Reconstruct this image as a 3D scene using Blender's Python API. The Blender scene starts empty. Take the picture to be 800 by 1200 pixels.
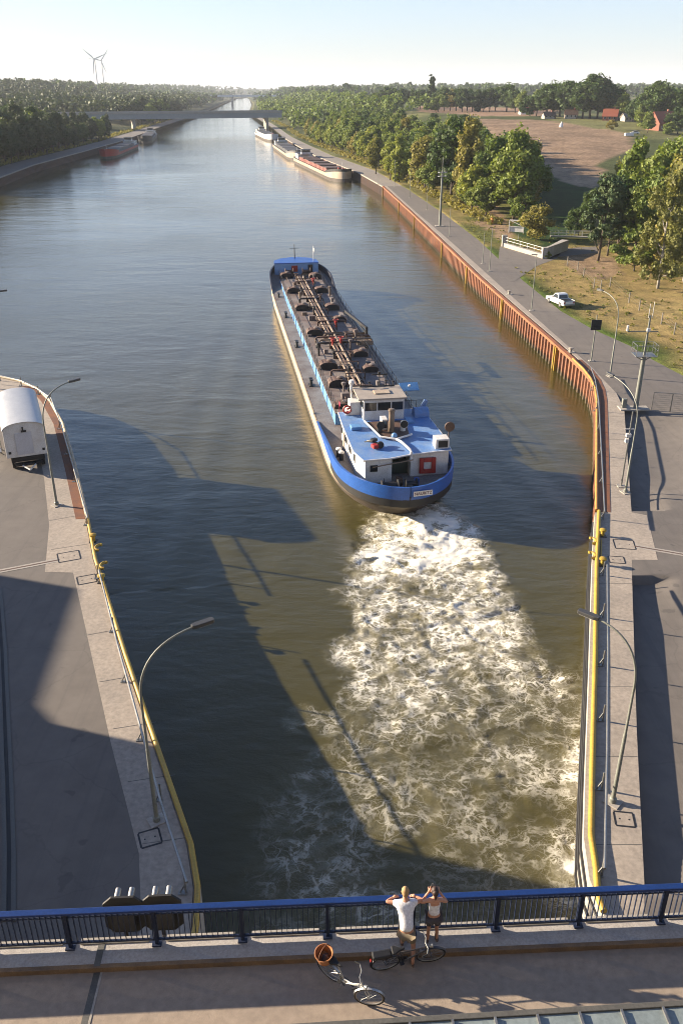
import bpy, bmesh, math, random
import numpy as np
from mathutils import Vector, Matrix, noise as mn
R = math.radians
random.seed(7)
SC = bpy.context.scene
COL = SC.collection
# ------------------------------------------------------------------ camera numbers (metres, water level z = 0)
F = 1000.0; CH = 31.0; PITCH = math.atan(496 / F)
cp, sp = math.cos(PITCH), math.sin(PITCH)
def ray(px, py):
    v = (600 - py) / F
    return ((px - 400) / F, cp + sp * v, -sp + cp * v)
def G(px, py, z=3.0):
    d = ray(px, py); t = (z - CH) / d[2]
    return (d[0] * t, d[1] * t)
def G3(px, py, z=3.0):
    g = G(px, py, z); return (g[0], g[1], z)
def lerp(a, b, t): return a + (b - a) * t
def smooth(a, b, x):
    t = min(1, max(0, (x - a) / (b - a))); return t * t * (3 - 2 * t)
def interp(tab, y):
    if y <= tab[0][0]: return tab[0][1]
    for (a, b), (c, d) in zip(tab, tab[1:]):
        if y <= c: return b + (d - b) * (y - a) / (c - a)
    return tab[-1][1]

# ------------------------------------------------------------------ mesh builder
class MB:
    def __init__(s): s.v = []; s.f = []; s.m = []
    def add(s, vs, fs, mi=0):
        n = len(s.v); s.v += [tuple(p) for p in vs]
        for f in fs: s.f.append(tuple(i + n for i in f)); s.m.append(mi)
        return s
    def bx(s, x0, x1, y0, y1, z0, z1, mi=0):
        return s.add([(x0,y0,z0),(x1,y0,z0),(x1,y1,z0),(x0,y1,z0),(x0,y0,z1),(x1,y0,z1),(x1,y1,z1),(x0,y1,z1)],
              [(3,2,1,0),(4,5,6,7),(0,1,5,4),(1,2,6,5),(2,3,7,6),(3,0,4,7)], mi)
    def box(s, c, size, rot=(0,0,0), mi=0):
        from mathutils import Euler
        M = Euler(rot).to_matrix(); hx, hy, hz = [a / 2 for a in size]
        vs = [Vector(c) + M @ Vector((x*hx, y*hy, z*hz)) for z in (-1,1) for x, y in ((-1,-1),(1,-1),(1,1),(-1,1))]
        return s.add(vs, [(3,2,1,0),(4,5,6,7),(0,1,5,4),(1,2,6,5),(2,3,7,6),(3,0,4,7)], mi)
    def beam(s, a, b, w, h, mi=0):
        a, b = Vector(a), Vector(b); t = (b - a).normalized()
        sd = t.cross(Vector((0,0,1)))
        sd = sd.normalized() if sd.length > 1e-4 else Vector((1,0,0))
        up = sd.cross(t)
        vs = [p + sd*x*w/2 + up*z*h/2 for p in (a, b) for x, z in ((-1,-1),(1,-1),(1,1),(-1,1))]
        return s.add(vs, [(0,1,2,3),(7,6,5,4),(0,4,5,1),(1,5,6,2),(2,6,7,3),(3,7,4,0)], mi)
    def tube(s, pts, r, n=8, mi=0, cap=True, closed=False):
        pts = [Vector(p) for p in pts]; k = len(pts)
        rs = r if isinstance(r, (list, tuple)) else [r] * k
        vs = []; prev = None
        for i, p in enumerate(pts):
            if closed: t = pts[(i+1) % k] - pts[i-1]
            else: t = pts[min(i+1, k-1)] - pts[max(i-1, 0)]
            t.normalize()
            if prev is None:
                u = t.cross(Vector((0,0,1)));
                if u.length < 1e-3: u = t.cross(Vector((0,1,0)))
            else:
                u = prev - t * prev.dot(t)
            u.normalize(); prev = u; w = t.cross(u)
            for j in range(n):
                a = 2 * math.pi * j / n
                vs.append(p + (u * math.cos(a) + w * math.sin(a)) * rs[i])
        fs = []
        for i in range(k if closed else k - 1):
            a = i * n; b = ((i + 1) % k) * n
            for j in range(n): fs.append((a+j, a+(j+1) % n, b+(j+1) % n, b+j))
        if cap and not closed: fs += [tuple(range(n))[::-1], tuple(range((k-1)*n, k*n))]
        return s.add(vs, fs, mi)
    def prism(s, poly, z0, z1, mi=0):
        n = len(poly)
        z0s = z0 if isinstance(z0, (list,tuple)) else [z0]*n
        z1s = z1 if isinstance(z1, (list,tuple)) else [z1]*n
        vs = [(p[0],p[1],z0s[i]) for i,p in enumerate(poly)] + [(p[0],p[1],z1s[i]) for i,p in enumerate(poly)]
        fs = [tuple(range(n))[::-1], tuple(range(n, 2*n))] + [(i, (i+1) % n, n+(i+1) % n, n+i) for i in range(n)]
        return s.add(vs, fs, mi)
    def sheet(s, poly, z, mi=0):
        n = len(poly); zs = z if isinstance(z, (list,tuple)) else [z]*n
        return s.add([(p[0],p[1],zs[i]) for i,p in enumerate(poly)], [tuple(range(n))], mi)
    def extr(s, prof, axis_a, axis_b, plane='xz', mi=0):
        """profile of 2D points in a plane, extruded along the third axis from a to b"""
        n = len(prof)
        def pt(p, t):
            return {'xz': (p[0], t, p[1]), 'yz': (t, p[0], p[1]), 'xy': (p[0], p[1], t)}[plane]
        vs = [pt(p, axis_a) for p in prof] + [pt(p, axis_b) for p in prof]
        fs = [tuple(range(n))[::-1], tuple(range(n, 2*n))] + [(i, (i+1) % n, n+(i+1) % n, n+i) for i in range(n)]
        return s.add(vs, fs, mi)
    def lathe(s, prof, c=(0,0,0), n=12, mi=0, axis='z'):
        vs = []
        for r, z in prof:
            for j in range(n):
                a = 2*math.pi*j/n; p = (r*math.cos(a), r*math.sin(a), z)
                if axis == 'y': p = (p[0], p[2], p[1])
                if axis == 'x': p = (p[2], p[0], p[1])
                vs.append((c[0]+p[0], c[1]+p[1], c[2]+p[2]))
        k = len(prof); fs = []
        for i in range(k-1):
            for j in range(n): fs.append((i*n+j, i*n+(j+1) % n, (i+1)*n+(j+1) % n, (i+1)*n+j))
        fs += [tuple(range(n))[::-1], tuple(range((k-1)*n, k*n))]
        return s.add(vs, fs, mi)
    def build(s, name, mats, parent=None, shade=False, fix=True, bevel=0):
        me = bpy.data.meshes.new(name); me.from_pydata(s.v, [], s.f)
        if not isinstance(mats, (list, tuple)): mats = [mats]
        for m in mats: me.materials.append(m)
        if len(mats) > 1: me.polygons.foreach_set('material_index', s.m)
        if fix:
            bm = bmesh.new(); bm.from_mesh(me)
            bmesh.ops.recalc_face_normals(bm, faces=bm.faces); bm.to_mesh(me); bm.free()
        if shade: me.polygons.foreach_set('use_smooth', [True] * len(me.polygons)); me.set_sharp_from_angle(angle=R(40))
        me.update()
        o = bpy.data.objects.new(name, me); COL.objects.link(o)
        if parent is not None: o.parent = parent
        if bevel:
            b = o.modifiers.new('bevel', 'BEVEL'); b.width = bevel; b.segments = 2; b.limit_method = 'ANGLE'
        return o
def tag(o, label=None, cat=None, group=None, kind=None):
    if label: o['label'] = label
    if cat: o['category'] = cat
    if group: o['group'] = group
    if kind: o['kind'] = kind
    return o
def thing(name, label, cat, loc=(0,0,0), rz=0, group=None):
    o = bpy.data.objects.new(name, None); COL.objects.link(o)
    o.location = loc; o.rotation_euler = (0,0,rz); o.empty_display_size = .3
    return tag(o, label, cat, group)
def dup(root, loc, rz=None, label=None, group=None, scale=None):
    r = root.copy(); COL.objects.link(r); r.location = loc
    if rz is not None: r.rotation_euler = (0,0,rz)
    if label: r['label'] = label
    if group: r['group'] = group
    if scale: r.scale = scale
    for ch in list(root.children):
        c = ch.copy(); COL.objects.link(c); c.parent = r
        for g in list(ch.children):
            d = g.copy(); COL.objects.link(d); d.parent = c
    return r

# ------------------------------------------------------------------ materials
def newmat(name):
    m = bpy.data.materials.new(name); m.use_nodes = True
    nt = m.node_tree; nt.nodes.clear()
    out = nt.nodes.new('ShaderNodeOutputMaterial')
    return m, nt, out
def nd(nt, t, **k):
    n = nt.nodes.new(t)
    for a, b in k.items():
        if a.startswith('i_'):
            key = a[2:]; key = int(key) if key.isdigit() else key.replace('_', ' ')
            n.inputs[key].default_value = b
        else: setattr(n, a, b)
    return n
def math_(nt, op, a, b=None, clamp=False):
    n = nt.nodes.new('ShaderNodeMath'); n.operation = op; n.use_clamp = clamp
    for i, x in enumerate((a, b)):
        if x is None: continue
        if isinstance(x, (int, float)): n.inputs[i].default_value = x
        else: nt.links.new(x, n.inputs[i])
    return n.outputs[0]
def mixc(nt, fac, a, b, mode='MIX'):
    n = nt.nodes.new('ShaderNodeMix'); n.data_type = 'RGBA'; n.blend_type = mode
    for key, x in ((0, fac), (6, a), (7, b)):
        if isinstance(x, (int, float)): n.inputs[key].default_value = x
        elif isinstance(x, (tuple, list)): n.inputs[key].default_value = (*x[:3], 1)
        else: nt.links.new(x, n.inputs[key])
    return n.outputs[2]
def ramp(nt, fac, stops):
    n = nt.nodes.new('ShaderNodeValToRGB'); e = n.color_ramp.elements
    while len(e) < len(stops): e.new(0.5)
    for el, (p, c) in zip(e, stops):
        el.position = p; el.color = (c, c, c, 1) if isinstance(c, (int, float)) else (*c, 1)
    nt.links.new(fac, n.inputs[0]); return n.outputs[0]
def noise(nt, scale, detail=6, rough=.6, vec=None, dist=0):
    n = nd(nt, 'ShaderNodeTexNoise', i_Scale=scale, i_Detail=detail, i_Roughness=rough, i_Distortion=dist)
    if vec is not None: nt.links.new(vec, n.inputs['Vector'])
    return n
def pos(nt, obj=False):
    if obj: return nt.nodes.new('ShaderNodeTexCoord').outputs['Object']
    return nt.nodes.new('ShaderNodeNewGeometry').outputs['Position']
MATS = {}
def mat(name, col, rough=.6, metal=0, col2=None, scale=1.5, var=.25, bump=0, bscale=20, obj=True, fine=.12, coat=0, spec=.5):
    """plain painted / mineral surface: base colour, large soft variation towards col2, fine grain, bump"""
    if name in MATS: return MATS[name]
    K = .9 if ('white' in name or 'glass' in name or 'skin' in name) else .72
    col = tuple(c*K for c in col); col2 = tuple(c*K for c in col2) if col2 else None
    m, nt, out = newmat(name); P = nd(nt, 'ShaderNodeBsdfPrincipled')
    P.inputs['Metallic'].default_value = metal; P.inputs['Roughness'].default_value = rough
    P.inputs['Specular IOR Level'].default_value = spec
    if coat: P.inputs['Coat Weight'].default_value = coat
    v = pos(nt, obj)
    n1 = noise(nt, scale, 8, .65, v); n2 = noise(nt, scale * 14, 4, .6, v)
    c2 = col2 if col2 else tuple(x * .55 for x in col)
    f = ramp(nt, n1.outputs[0], [(.38, 0), (.68, 1)])
    c = mixc(nt, math_(nt, 'MULTIPLY', f, var), col, c2)
    g = ramp(nt, n2.outputs[0], [(.3, 1 - fine * 2), (.7, 1 + fine)])
    c = mixc(nt, 1.0, c, g, 'MULTIPLY')
    nt.links.new(c, P.inputs['Base Color'])
    rr = ramp(nt, n1.outputs[0], [(.3, min(1, rough * 1.15)), (.7, rough * .85)])
    nt.links.new(rr, P.inputs['Roughness'])
    if bump:
        n3 = noise(nt, bscale, 5, .6, v)
        b = nd(nt, 'ShaderNodeBump', i_Strength=bump, i_Distance=.02); nt.links.new(n3.outputs[0], b.inputs['Height'])
        nt.links.new(b.outputs[0], P.inputs['Normal'])
    nt.links.new(P.outputs[0], out.inputs[0]); MATS[name] = m
    return m
def stain(m, kind):
    """real dirt: algae and wet band above the waterline, or tyre marks and oil on the asphalt"""
    nt = m.node_tree; P = next(n for n in nt.nodes if n.type == 'BSDF_PRINCIPLED'); lk = P.inputs['Base Color'].links[0]; c = lk.from_socket; v = pos(nt)
    if kind == 'tide':
        sx = nd(nt, 'ShaderNodeSeparateXYZ'); nt.links.new(v, sx.inputs[0]); n = noise(nt, 1.2, 5, .7, v)
        h = math_(nt, 'ADD', sx.outputs[2], math_(nt, 'MULTIPLY', n.outputs[0], -1.3)); mr = nd(nt, 'ShaderNodeMapRange', i_1=.25, i_2=-.35); nt.links.new(h, mr.inputs[0])
        c = mixc(nt, math_(nt, 'MULTIPLY', mr.outputs[0], .85), c, (.035,.04,.02))
        mp = nd(nt, 'ShaderNodeMapping'); mp.inputs['Scale'].default_value = (2.2,2.2,.22); nt.links.new(v, mp.inputs[0]); n = noise(nt, 1, 5, .7, mp.outputs[0])
        c = mixc(nt, ramp(nt, n.outputs[0], [(.5,0),(.7,.7)]), c, (.11,.05,.03))
    else:
        mp = nd(nt, 'ShaderNodeMapping'); mp.inputs['Scale'].default_value = (1.6,.05,1); mp.inputs['Rotation'].default_value = (0,0,R(-14 if kind == 'tyre_right' else 14)); nt.links.new(v, mp.inputs[0]); n = noise(nt, 1, 4, .6, mp.outputs[0])
        c = mixc(nt, ramp(nt, n.outputs[0], [(.52,0),(.66,.28)]), c, (.07,.065,.06))
        n = noise(nt, .9, 2, .5, v); c = mixc(nt, ramp(nt, n.outputs[0], [(.69,0),(.73,.5)]), c, (.06,.055,.05))
        n = nd(nt, 'ShaderNodeTexVoronoi', feature='DISTANCE_TO_EDGE', i_Scale=.17); w = noise(nt, .8, 4, .6, v); a = nt.nodes.new('ShaderNodeVectorMath'); a.operation = 'ADD'; nt.links.new(v, a.inputs[0]); nt.links.new(w.outputs['Color'], a.inputs[1]); nt.links.new(a.outputs[0], n.inputs['Vector'])
        c = mixc(nt, ramp(nt, n.outputs['Distance'], [(0,.25),(.01,0)]), c, (.05,.045,.04))
    nt.links.new(c, P.inputs['Base Color'])
M_white = mat('white_paint', (.76,.75,.72), .5, var=.45, col2=(.45,.38,.3), scale=1.1)
M_conc = mat('concrete', (.47,.4,.325), .85, var=.45, col2=(.27,.235,.195), scale=.35, bump=.3, bscale=30, obj=False)
M_conc2 = mat('concrete_pale', (.5,.46,.4), .85, var=.5, col2=(.3,.27,.23), scale=.5, bump=.3, bscale=25, obj=False)
M_deck = mat('bridge_asphalt', (.43,.345,.265), .88, var=.5, col2=(.31,.25,.2), scale=.35, bump=.3, bscale=60, obj=False, fine=.09)
M_kerb = mat('kerb_concrete', (.55,.51,.47), .85, var=.5, col2=(.36,.33,.3), scale=1.2, bump=.4, bscale=40, obj=False)
M_rustedge = mat('rusty_kerb_edge', (.3,.19,.1), .8, var=.85, col2=(.14,.09,.055), scale=2.2, bump=.3, obj=False)
M_asph = mat('asphalt', (.195,.17,.147), .9, var=.5, col2=(.155,.138,.122), scale=.06, bump=.3, bscale=50, obj=False, fine=.07)
M_path = mat('gravel_path', (.33,.29,.25), .9, var=.5, col2=(.22,.19,.16), scale=.1, bump=.4, obj=False)
M_yellow = mat('yellow_paint', (.56,.38,.045), .5, var=.6, col2=(.36,.2,.04), scale=.9, obj=False)
M_galv = mat('galvanised_steel', (.42,.42,.4), .42, metal=.75, var=.4, scale=1.3)
M_lamp = mat('grey_green_pole_paint', (.28,.29,.25), .55, metal=.2, var=.4, scale=.8)
M_lamphead = mat('lamp_head_grey', (.07,.07,.07), .5, var=.3)
M_glass = mat('lamp_glass', (.5,.5,.46), .2, var=.1)
M_dark = mat('dark_steel', (.03,.03,.032), .5, metal=.2, var=.4)
M_black = mat('black_rubber', (.015,.015,.016), .65, var=.3)
M_bluerail = mat('blue_rail_paint', (.012,.045,.2), .35, var=.3, col2=(.01,.03,.11), scale=1, obj=False, coat=.2)
M_sheet = mat('rusted_sheet_pile', (.38,.155,.075), .85, var=.85, col2=(.17,.075,.045), scale=.5, bump=.4, obj=False, fine=.2)
stain(M_asph, 'tyre'); stain(M_sheet, 'tide')
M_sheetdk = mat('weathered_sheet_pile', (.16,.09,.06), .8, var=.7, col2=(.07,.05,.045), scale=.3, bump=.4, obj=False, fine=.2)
M_rust = mat('rust', (.27,.1,.04), .8, var=.8, col2=(.12,.06,.04), scale=1.1, bump=.3, obj=False)
M_shipblue = mat('ship_blue', (.03,.14,.52), .42, var=.45, col2=(.02,.08,.3), scale=.6)
M_roofblue = mat('ship_roof_blue', (.12,.29,.66), .55, var=.75, col2=(.3,.42,.6), scale=.8, fine=.18)
M_coaming = mat('ship_coaming_blue', (.16,.4,.75), .5, var=.5, col2=(.1,.2,.4), scale=.5)
M_cream = mat('ship_side_cream', (.62,.5,.36), .55, var=.65, col2=(.33,.2,.12), scale=.35, fine=.12)
M_hulldk = mat('hull_dark', (.075,.06,.05), .6, var=.7, col2=(.17,.13,.1), scale=.6)
M_shipdeck = mat('ship_deck_grey', (.27,.25,.24), .8, var=.85, col2=(.13,.085,.07), scale=.55, fine=.2)
M_trunk = mat('trunk_deck_grey', (.3,.265,.245), .75, var=.85, col2=(.16,.09,.065), scale=.4, fine=.2)
M_beige = mat('wheelhouse_roof_beige', (.5,.43,.35), .6, var=.4)
M_win = mat('window_glass', (.02,.025,.03), .12, var=.2)
M_red = mat('red_paint', (.5,.03,.02), .5, var=.3)
M_brownsteel = mat('brown_steel', (.1,.055,.04), .65, var=.7, col2=(.2,.12,.08))
M_pipe = mat('pipe_tan', (.34,.26,.19), .5, metal=.3, var=.6, col2=(.14,.09,.06))
M_orange = mat('orange_plastic', (.7,.2,.03), .5, var=.2)
M_foam = mat('foam_white', (.8,.8,.75), .8)
M_fencewood = mat('grey_wood', (.3,.27,.22), .85, var=.5, bump=.3)
M_brick = mat('red_brick', (.33,.13,.08), .85, var=.4, col2=(.22,.1,.07))
M_tile = mat('red_roof_tile', (.42,.11,.05), .8, var=.5, col2=(.25,.08,.05), scale=.8)
M_roofpanel = mat('canopy_sheet', (.34,.4,.4), .45, metal=.2, var=.4, col2=(.22,.27,.27), scale=.6)
M_beamgrey = mat('canopy_edge', (.13,.125,.11), .6, var=.4)
M_skin = mat('skin', (.55,.29,.19), .55, var=.15, spec=.3)
M_bark = mat('bark', (.13,.095,.065), .9, var=.6, col2=(.06,.045,.035), scale=2, bump=.5)
M_birch = mat('birch_bark', (.5,.46,.4), .8, var=.8, col2=(.08,.07,.06), scale=2.5)
# ------------------------------------------------------------------ canal banks: x as a function of y
XR = [(-40,9.9),(22.4,9.9),(23.8,9.8),(25.9,10.1),(29.9,11.2),(37.7,13.4),(48.9,16.5),(56.5,18.7),(68,21.8),(81.4,25.4),(85,26.2),(88.4,26.65),(92,26.75),(96.5,26.5),(106,25.8),
      (122.4,24.4),(144,22.7),(177.8,20.6),(228.4,17.4),(292,13.0),(342,6.0),(428,-11.9),(520,-26),(609,-39),(779,-60),(1230,-122),(2000,-190),(3270,-318),(3600,-360),(12000,-360)]
XL = [(-40,-5.3),(21.7,-5.3),(23.4,-5.5),(25.5,-6.1),(29.9,-8),(38.5,-11.7),(49.4,-16.2),(55.1,-18.2),(65.2,-22),(74.9,-25.8),(81.4,-29),(85,-31.3),(87.8,-34.2),(89.9,-38),(91.5,-45),
      (93,-60),(95,-108),(100,-116),(320,-119.9),(378,-126.2),(461,-128.5),(550,-131.5),(771,-147.8),(1231,-180),(2000,-250),(3270,-359),(3600,-361),(12000,-361)]
XRO = [(-40,75),(84,75),(86.5,43),(88.4,37.5),(95,36),(102,35.0),(110,32.6),(120,30.8),(147,29.2),(184,28.2),(225,25.5),(282,20.6),(350,12.6),(417,-1),(428,-4),(520,-19),(609,-33),(779,-54),(1230,-116),(2000,-184),(3600,-355),(12000,-355)]
XRS = [(-40,11.4),(22,11.4),(23.6,11.9),(32.3,14.3),(47.2,18.6),(56.5,21.4),(78.9,27.5),(84,28.2),(93.8,28.0),(110,26.9),(128,25.7),(154,24.1),(190,21.7),(228.4,18.8),(292,14.6),(342,7.6),(428,-10.2)]
XLO = [(-40,-75),(84,-75),(86,-75),(95,-125),(100,-130),(320,-131),(378,-137.5),(461,-140),(550,-143),(771,-159),(1231,-191),(2000,-261),(3270,-366),(12000,-372)]
def hgt(x, y):
    xr = interp(XR, y); xl = interp(XL, y)
    if x > (xr + xl) / 2:
        rel = x - xr
        h = 3 + 12.5 * smooth(270, 600, y) * smooth(28, 110, rel) + 9 * smooth(900, 2500, y) * smooth(60, 400, rel)
    else:
        rel = xl - x
        h = 3 + 22 * smooth(600, 1500, y) * smooth(60, 330, rel) + 3 * smooth(350, 600, y) * smooth(15, 60, rel)
    if rel > 30: h += .5 * mn.noise(Vector((x * .012, y * .012, 0))) * smooth(30, 90, rel)
    return h
def T(px, py):
    d = ray(px, py); a = 40.0; b = None; t = a
    while t < 9000:
        x, y, z = d[0]*t, d[1]*t, CH + d[2]*t
        if z < hgt(x, y):
            lo, hi = t / 1.02, t
            for _ in range(20):
                m = (lo + hi) / 2
                if CH + d[2]*m < hgt(d[0]*m, d[1]*m): hi = m
                else: lo = m
            return (d[0]*hi, d[1]*hi, hgt(d[0]*hi, d[1]*hi))
        t *= 1.02
    return (d[0]*9000, d[1]*9000, 20)

def inpoly(x, y, P):
    c = False; n = len(P); j = n - 1
    for i in range(n):
        if (P[i][1] > y) != (P[j][1] > y) and x < (P[j][0]-P[i][0]) * (y-P[i][1]) / (P[j][1]-P[i][1]) + P[i][0]: c = not c
        j = i
    return c
# ------------------------------------------------------------------ terrain
PW = lambda L: [T(*p)[:2] for p in L]
FIELD = PW([(556,139),(640,141),(735,157),(745,172),(700,190),(716,212),(650,196),(610,178),(575,160)])
FIELD_L = PW([(560,150),(600,165),(640,190),(716,212),(690,222),(640,205),(600,190)])
STRAW = PW([(487,124),(652,127),(650,136),(560,136),(490,131)])
MEADOW = PW([(636,200),(700,215),(720,235),(690,260),(640,292),(600,270),(620,230)])
PALE = PW([(640,136),(800,149),(800,156),(740,157),(640,142)])
BARE = [PW([(545,238),(575,240),(606,272),(590,284),(560,262)]), PW([(655,300),(700,290),(735,318),(700,330),(665,312)])]
def ground_col(x, y, side):
    n = mn.noise(Vector((x*.09, y*.09, 3))); n2 = mn.noise(Vector((x*.35, y*.35, 9))); nf = mn.noise(Vector((x*.012, y*.012, 5)))
    wx, wy = x + 2.5*n + n2, y + 4*n + 2*n2
    lush = (.075,.12,.022); dry = (.44,.31,.13); far = (.085,.105,.035); tan = (.36,.25,.15)
    if side > 0:
        rel = x - interp(XRO, y)
        if 60 < y < 420 and rel < 75:
            k = smooth(.5, 5.0, rel + 3.0*n) if y < 175 else .25 + .45*smooth(-.2,.4,n)
            if y > 320: k = .3 + .35*smooth(-.3,.3,n)
            c = [lerp(a, b, k*(.8+.3*n2)) for a, b in zip(lush, dry)]
            for P in BARE:
                if inpoly(wx, wy, P): c = tan
            if inpoly(wx, wy, MEADOW): c = (.035,.075,.018)
        else:
            k = smooth(-.1, .5, nf); c = [lerp(a, b, k) for a, b in zip(far, (.2,.2,.08))]
        if inpoly(wx, wy, PALE): c = (.22,.22,.085)
        if inpoly(wx, wy, STRAW): c = (.42,.27,.17)
        if inpoly(wx, wy, FIELD): c = (.37+.03*n, .255+.02*n, .165+.015*n)
        if inpoly(wx, wy, FIELD_L): c = (.43,.31,.2)
    else:
        k = smooth(-.1, .5, nf); c = [lerp(a, b, k) for a, b in zip((.06,.075,.03), (.16,.15,.07))]
    return c
def mat_ground():
    m, nt, out = newmat('ground_grass'); P = nd(nt, 'ShaderNodeBsdfPrincipled', i_Roughness=.95)
    P.inputs['Specular IOR Level'].default_value = .1
    a = nd(nt, 'ShaderNodeVertexColor', layer_name='Col'); v = pos(nt)
    n1 = noise(nt, .5, 8, .7, v); n2 = noise(nt, 4, 5, .7, v); n3 = noise(nt, .06, 6, .6, v)
    g = ramp(nt, n1.outputs[0], [(.3, .4), (.7, 1.0)]); g2 = ramp(nt, n2.outputs[0], [(.3, .6), (.7, 1.35)]); g3 = ramp(nt, n3.outputs[0], [(.35, .75), (.65, 1.2)])
    c = mixc(nt, 1, a.outputs[0], g, 'MULTIPLY'); c = mixc(nt, 1, c, g2, 'MULTIPLY'); c = mixc(nt, 1, c, g3, 'MULTIPLY')
    c = mixc(nt, math_(nt, 'MULTIPLY', ramp(nt, n2.outputs[0], [(.55, 0), (.7, 1)]), .35), c, (.32,.26,.12))
    nt.links.new(c, P.inputs['Base Color'])
    b = nd(nt, 'ShaderNodeBump', i_Strength=.8, i_Distance=.3); nt.links.new(n2.outputs[0], b.inputs['Height']); nt.links.new(b.outputs[0], P.inputs['Normal'])
    nt.links.new(P.outputs[0], out.inputs[0]); return m
M_ground = mat_ground()
def terrain(side):
    ys = [-40, 0, 30, 50, 60]
    y = 60
    while y < 12000:
        y += max(1.6, y * .012); ys.append(y)
    offs = [.0]; o = 0
    while o < 9000:
        o += max(1.3, o * .035); offs.append(o)
    vs, cols, nrow = [], [], len(offs) + 2
    for y in ys:
        e = interp(XR if side > 0 else XL, y) + side * .7; ro = interp(XRO if side > 0 else XLO, y)
        if side * (ro - e) < .8: ro = e + side * .8
        vs.append((e, y, 2.2)); vs.append((ro - side * .35, y, 2.2)); cols += [(.1,.1,.05)] * 2
        for q in offs:
            x = ro - side * .3 + side * q
            z = hgt(x, y) - (.012 if q < .1 else 0)
            vs.append((x, y, max(2.95, z))); cols.append(ground_col(x, y, side))
    fs = []
    for i in range(len(ys) - 1):
        for j in range(nrow - 1):
            a = i*nrow + j; f = (a, a+1, a+nrow+1, a+nrow)
            fs.append(f if side > 0 else f[::-1])
    me = bpy.data.meshes.new('ground'); me.from_pydata(vs, [], fs)
    ca = me.color_attributes.new('Col', 'FLOAT_COLOR', 'POINT')
    ca.data.foreach_set('color', [c for q in cols for c in (*q, 1)])
    me.polygons.foreach_set('use_smooth', [True]*len(fs)); me.materials.append(M_ground)
    o = bpy.data.objects.new('ground', me); COL.objects.link(o); tag(o, kind='structure')
terrain(1); terrain(-1)

def off_line(tab, y0, y1, step, dx, zz):
    """points along a bank table, moved dx across"""
    n = max(2, int((y1 - y0) / step) + 1)
    ys = sorted(set([y0 + (y1-y0)*i/(n-1) for i in range(n)] + [a for a, b in tab if y0 < a < y1]))
    return [(interp(tab, y) + dx, y, zz) for y in ys]
def strip_mesh(mb, A, B, mi=0):
    n = len(A); mb.add(list(A) + list(B), [(i, i+1, n+i+1, n+i) for i in range(n-1)], mi)
def slab_between(mb, A, B, z0, z1, mi=0):
    """A, B lists of xy of equal length: closed slab"""
    P = [(a[0], a[1]) for a in A] + [(b[0], b[1]) for b in B][::-1]
    n = len(A)
    vs = [(p[0],p[1],z) for z in (z0, z1) for p in list(A)+list(B)]
    fs = []
    for i in range(n-1):
        a0,a1,b0,b1 = i,i+1,n+i,n+i+1; k = 2*n
        fs += [(a0,a1,b1,b0), (a0+k,b0+k,b1+k,a1+k), (a0,a0+k,a1+k,a1), (b0,b1,b1+k,b0+k)]
    k = 2*n; fs += [(0,n,n+k,k), (n-1,n-1+k,2*n-1+k,2*n-1)]
    mb.add(vs, fs, mi)
def eq(tabA, dA, tabB, dB, y0, y1, step):
    ys = sorted(set(list(np.arange(y0, y1, step)) + [y1] + [a for a, b in tabA+tabB if y0 < a < y1]))
    return [(interp(tabA, y)+dA, y) for y in ys], [(interp(tabB, y)+dB, y) for y in ys]

# right quay: raised concrete strip along the edge, rusty steel margin further out
mb = MB(); A, B = eq(XR, .42, XRS, 0, -10, 56.4, 3); slab_between(mb, A, B, 2.0, 3.0)
mb.build('quay_walkway', M_conc, bevel=0).__setitem__('kind', 'structure')
mb = MB(); A, B = eq(XR, 1.15, XRS, 0, 56.404, 96, 3); slab_between(mb, A, B, 2.0, 3.0)
A, B = eq(XR, .8, XRS, 0, 96.004, 292, 4); slab_between(mb, A, B, 2.0, 3.0)
mb.build('quay_walkway', M_conc)['kind'] = 'structure'
mb = MB(); mb.prism([(21.35,56.4),(19.25,49.3),(20.95,49.3),(22.35,55.9)], 2.0, 3.004); mb.build('quay_apron', M_conc)['kind'] = 'structure'
mb = MB(); A, B = eq(XR, .36, XR, 1.145, 56.41, 96, 2); slab_between(mb, A, B, 2.4, 3.02)
rs = mb.build('rusty_quay_margin', M_rust); rs['kind'] = 'structure'
# right asphalt with the sunken gutter beside the walkway
def dep(y):
    return .52 * max(smooth(23.2, 23.5, y) * (1 - smooth(47.0, 47.3, y)), smooth(56.6, 56.9, y) * (1 - smooth(76, 85, y)))
def dep2(y):
    return .52 * max(smooth(23.2, 26, y) * (1 - smooth(41, 48.5, y)), smooth(56.8, 64, y) * (1 - smooth(74, 85, y)))
ys = [-40, 0, 15] + list(np.arange(20, 90, .3)) + list(np.arange(90, 430, 3)) + [430]
cols = [0, 1.3, 2.5, 3.2, 4.2, 5.5, 7, 9]; vs = []; n = len(cols) + 1
for y in ys:
    a = interp(XRS, y); b = interp(XRO, y)
    for c in cols:
        cc = min(c, (b-a) * (.1 + .85 * c / 9)) if b - a < 10 else c
        vs.append((a + cc, y, 2.996 - lerp(dep(y), dep2(y), smooth(1.5, 2.6, cc)) * (1 - smooth(2.5, 7.5, cc))))
    vs.append((b, y, 2.996))
mb = MB(); mb.add(vs, [(i*n+j, i*n+j+1, (i+1)*n+j+1, (i+1)*n+j) for i in range(len(ys)-1) for j in range(n-1)])
mb.build('quay_road', M_asph, shade=True, fix=False)['kind'] = 'structure'
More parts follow.
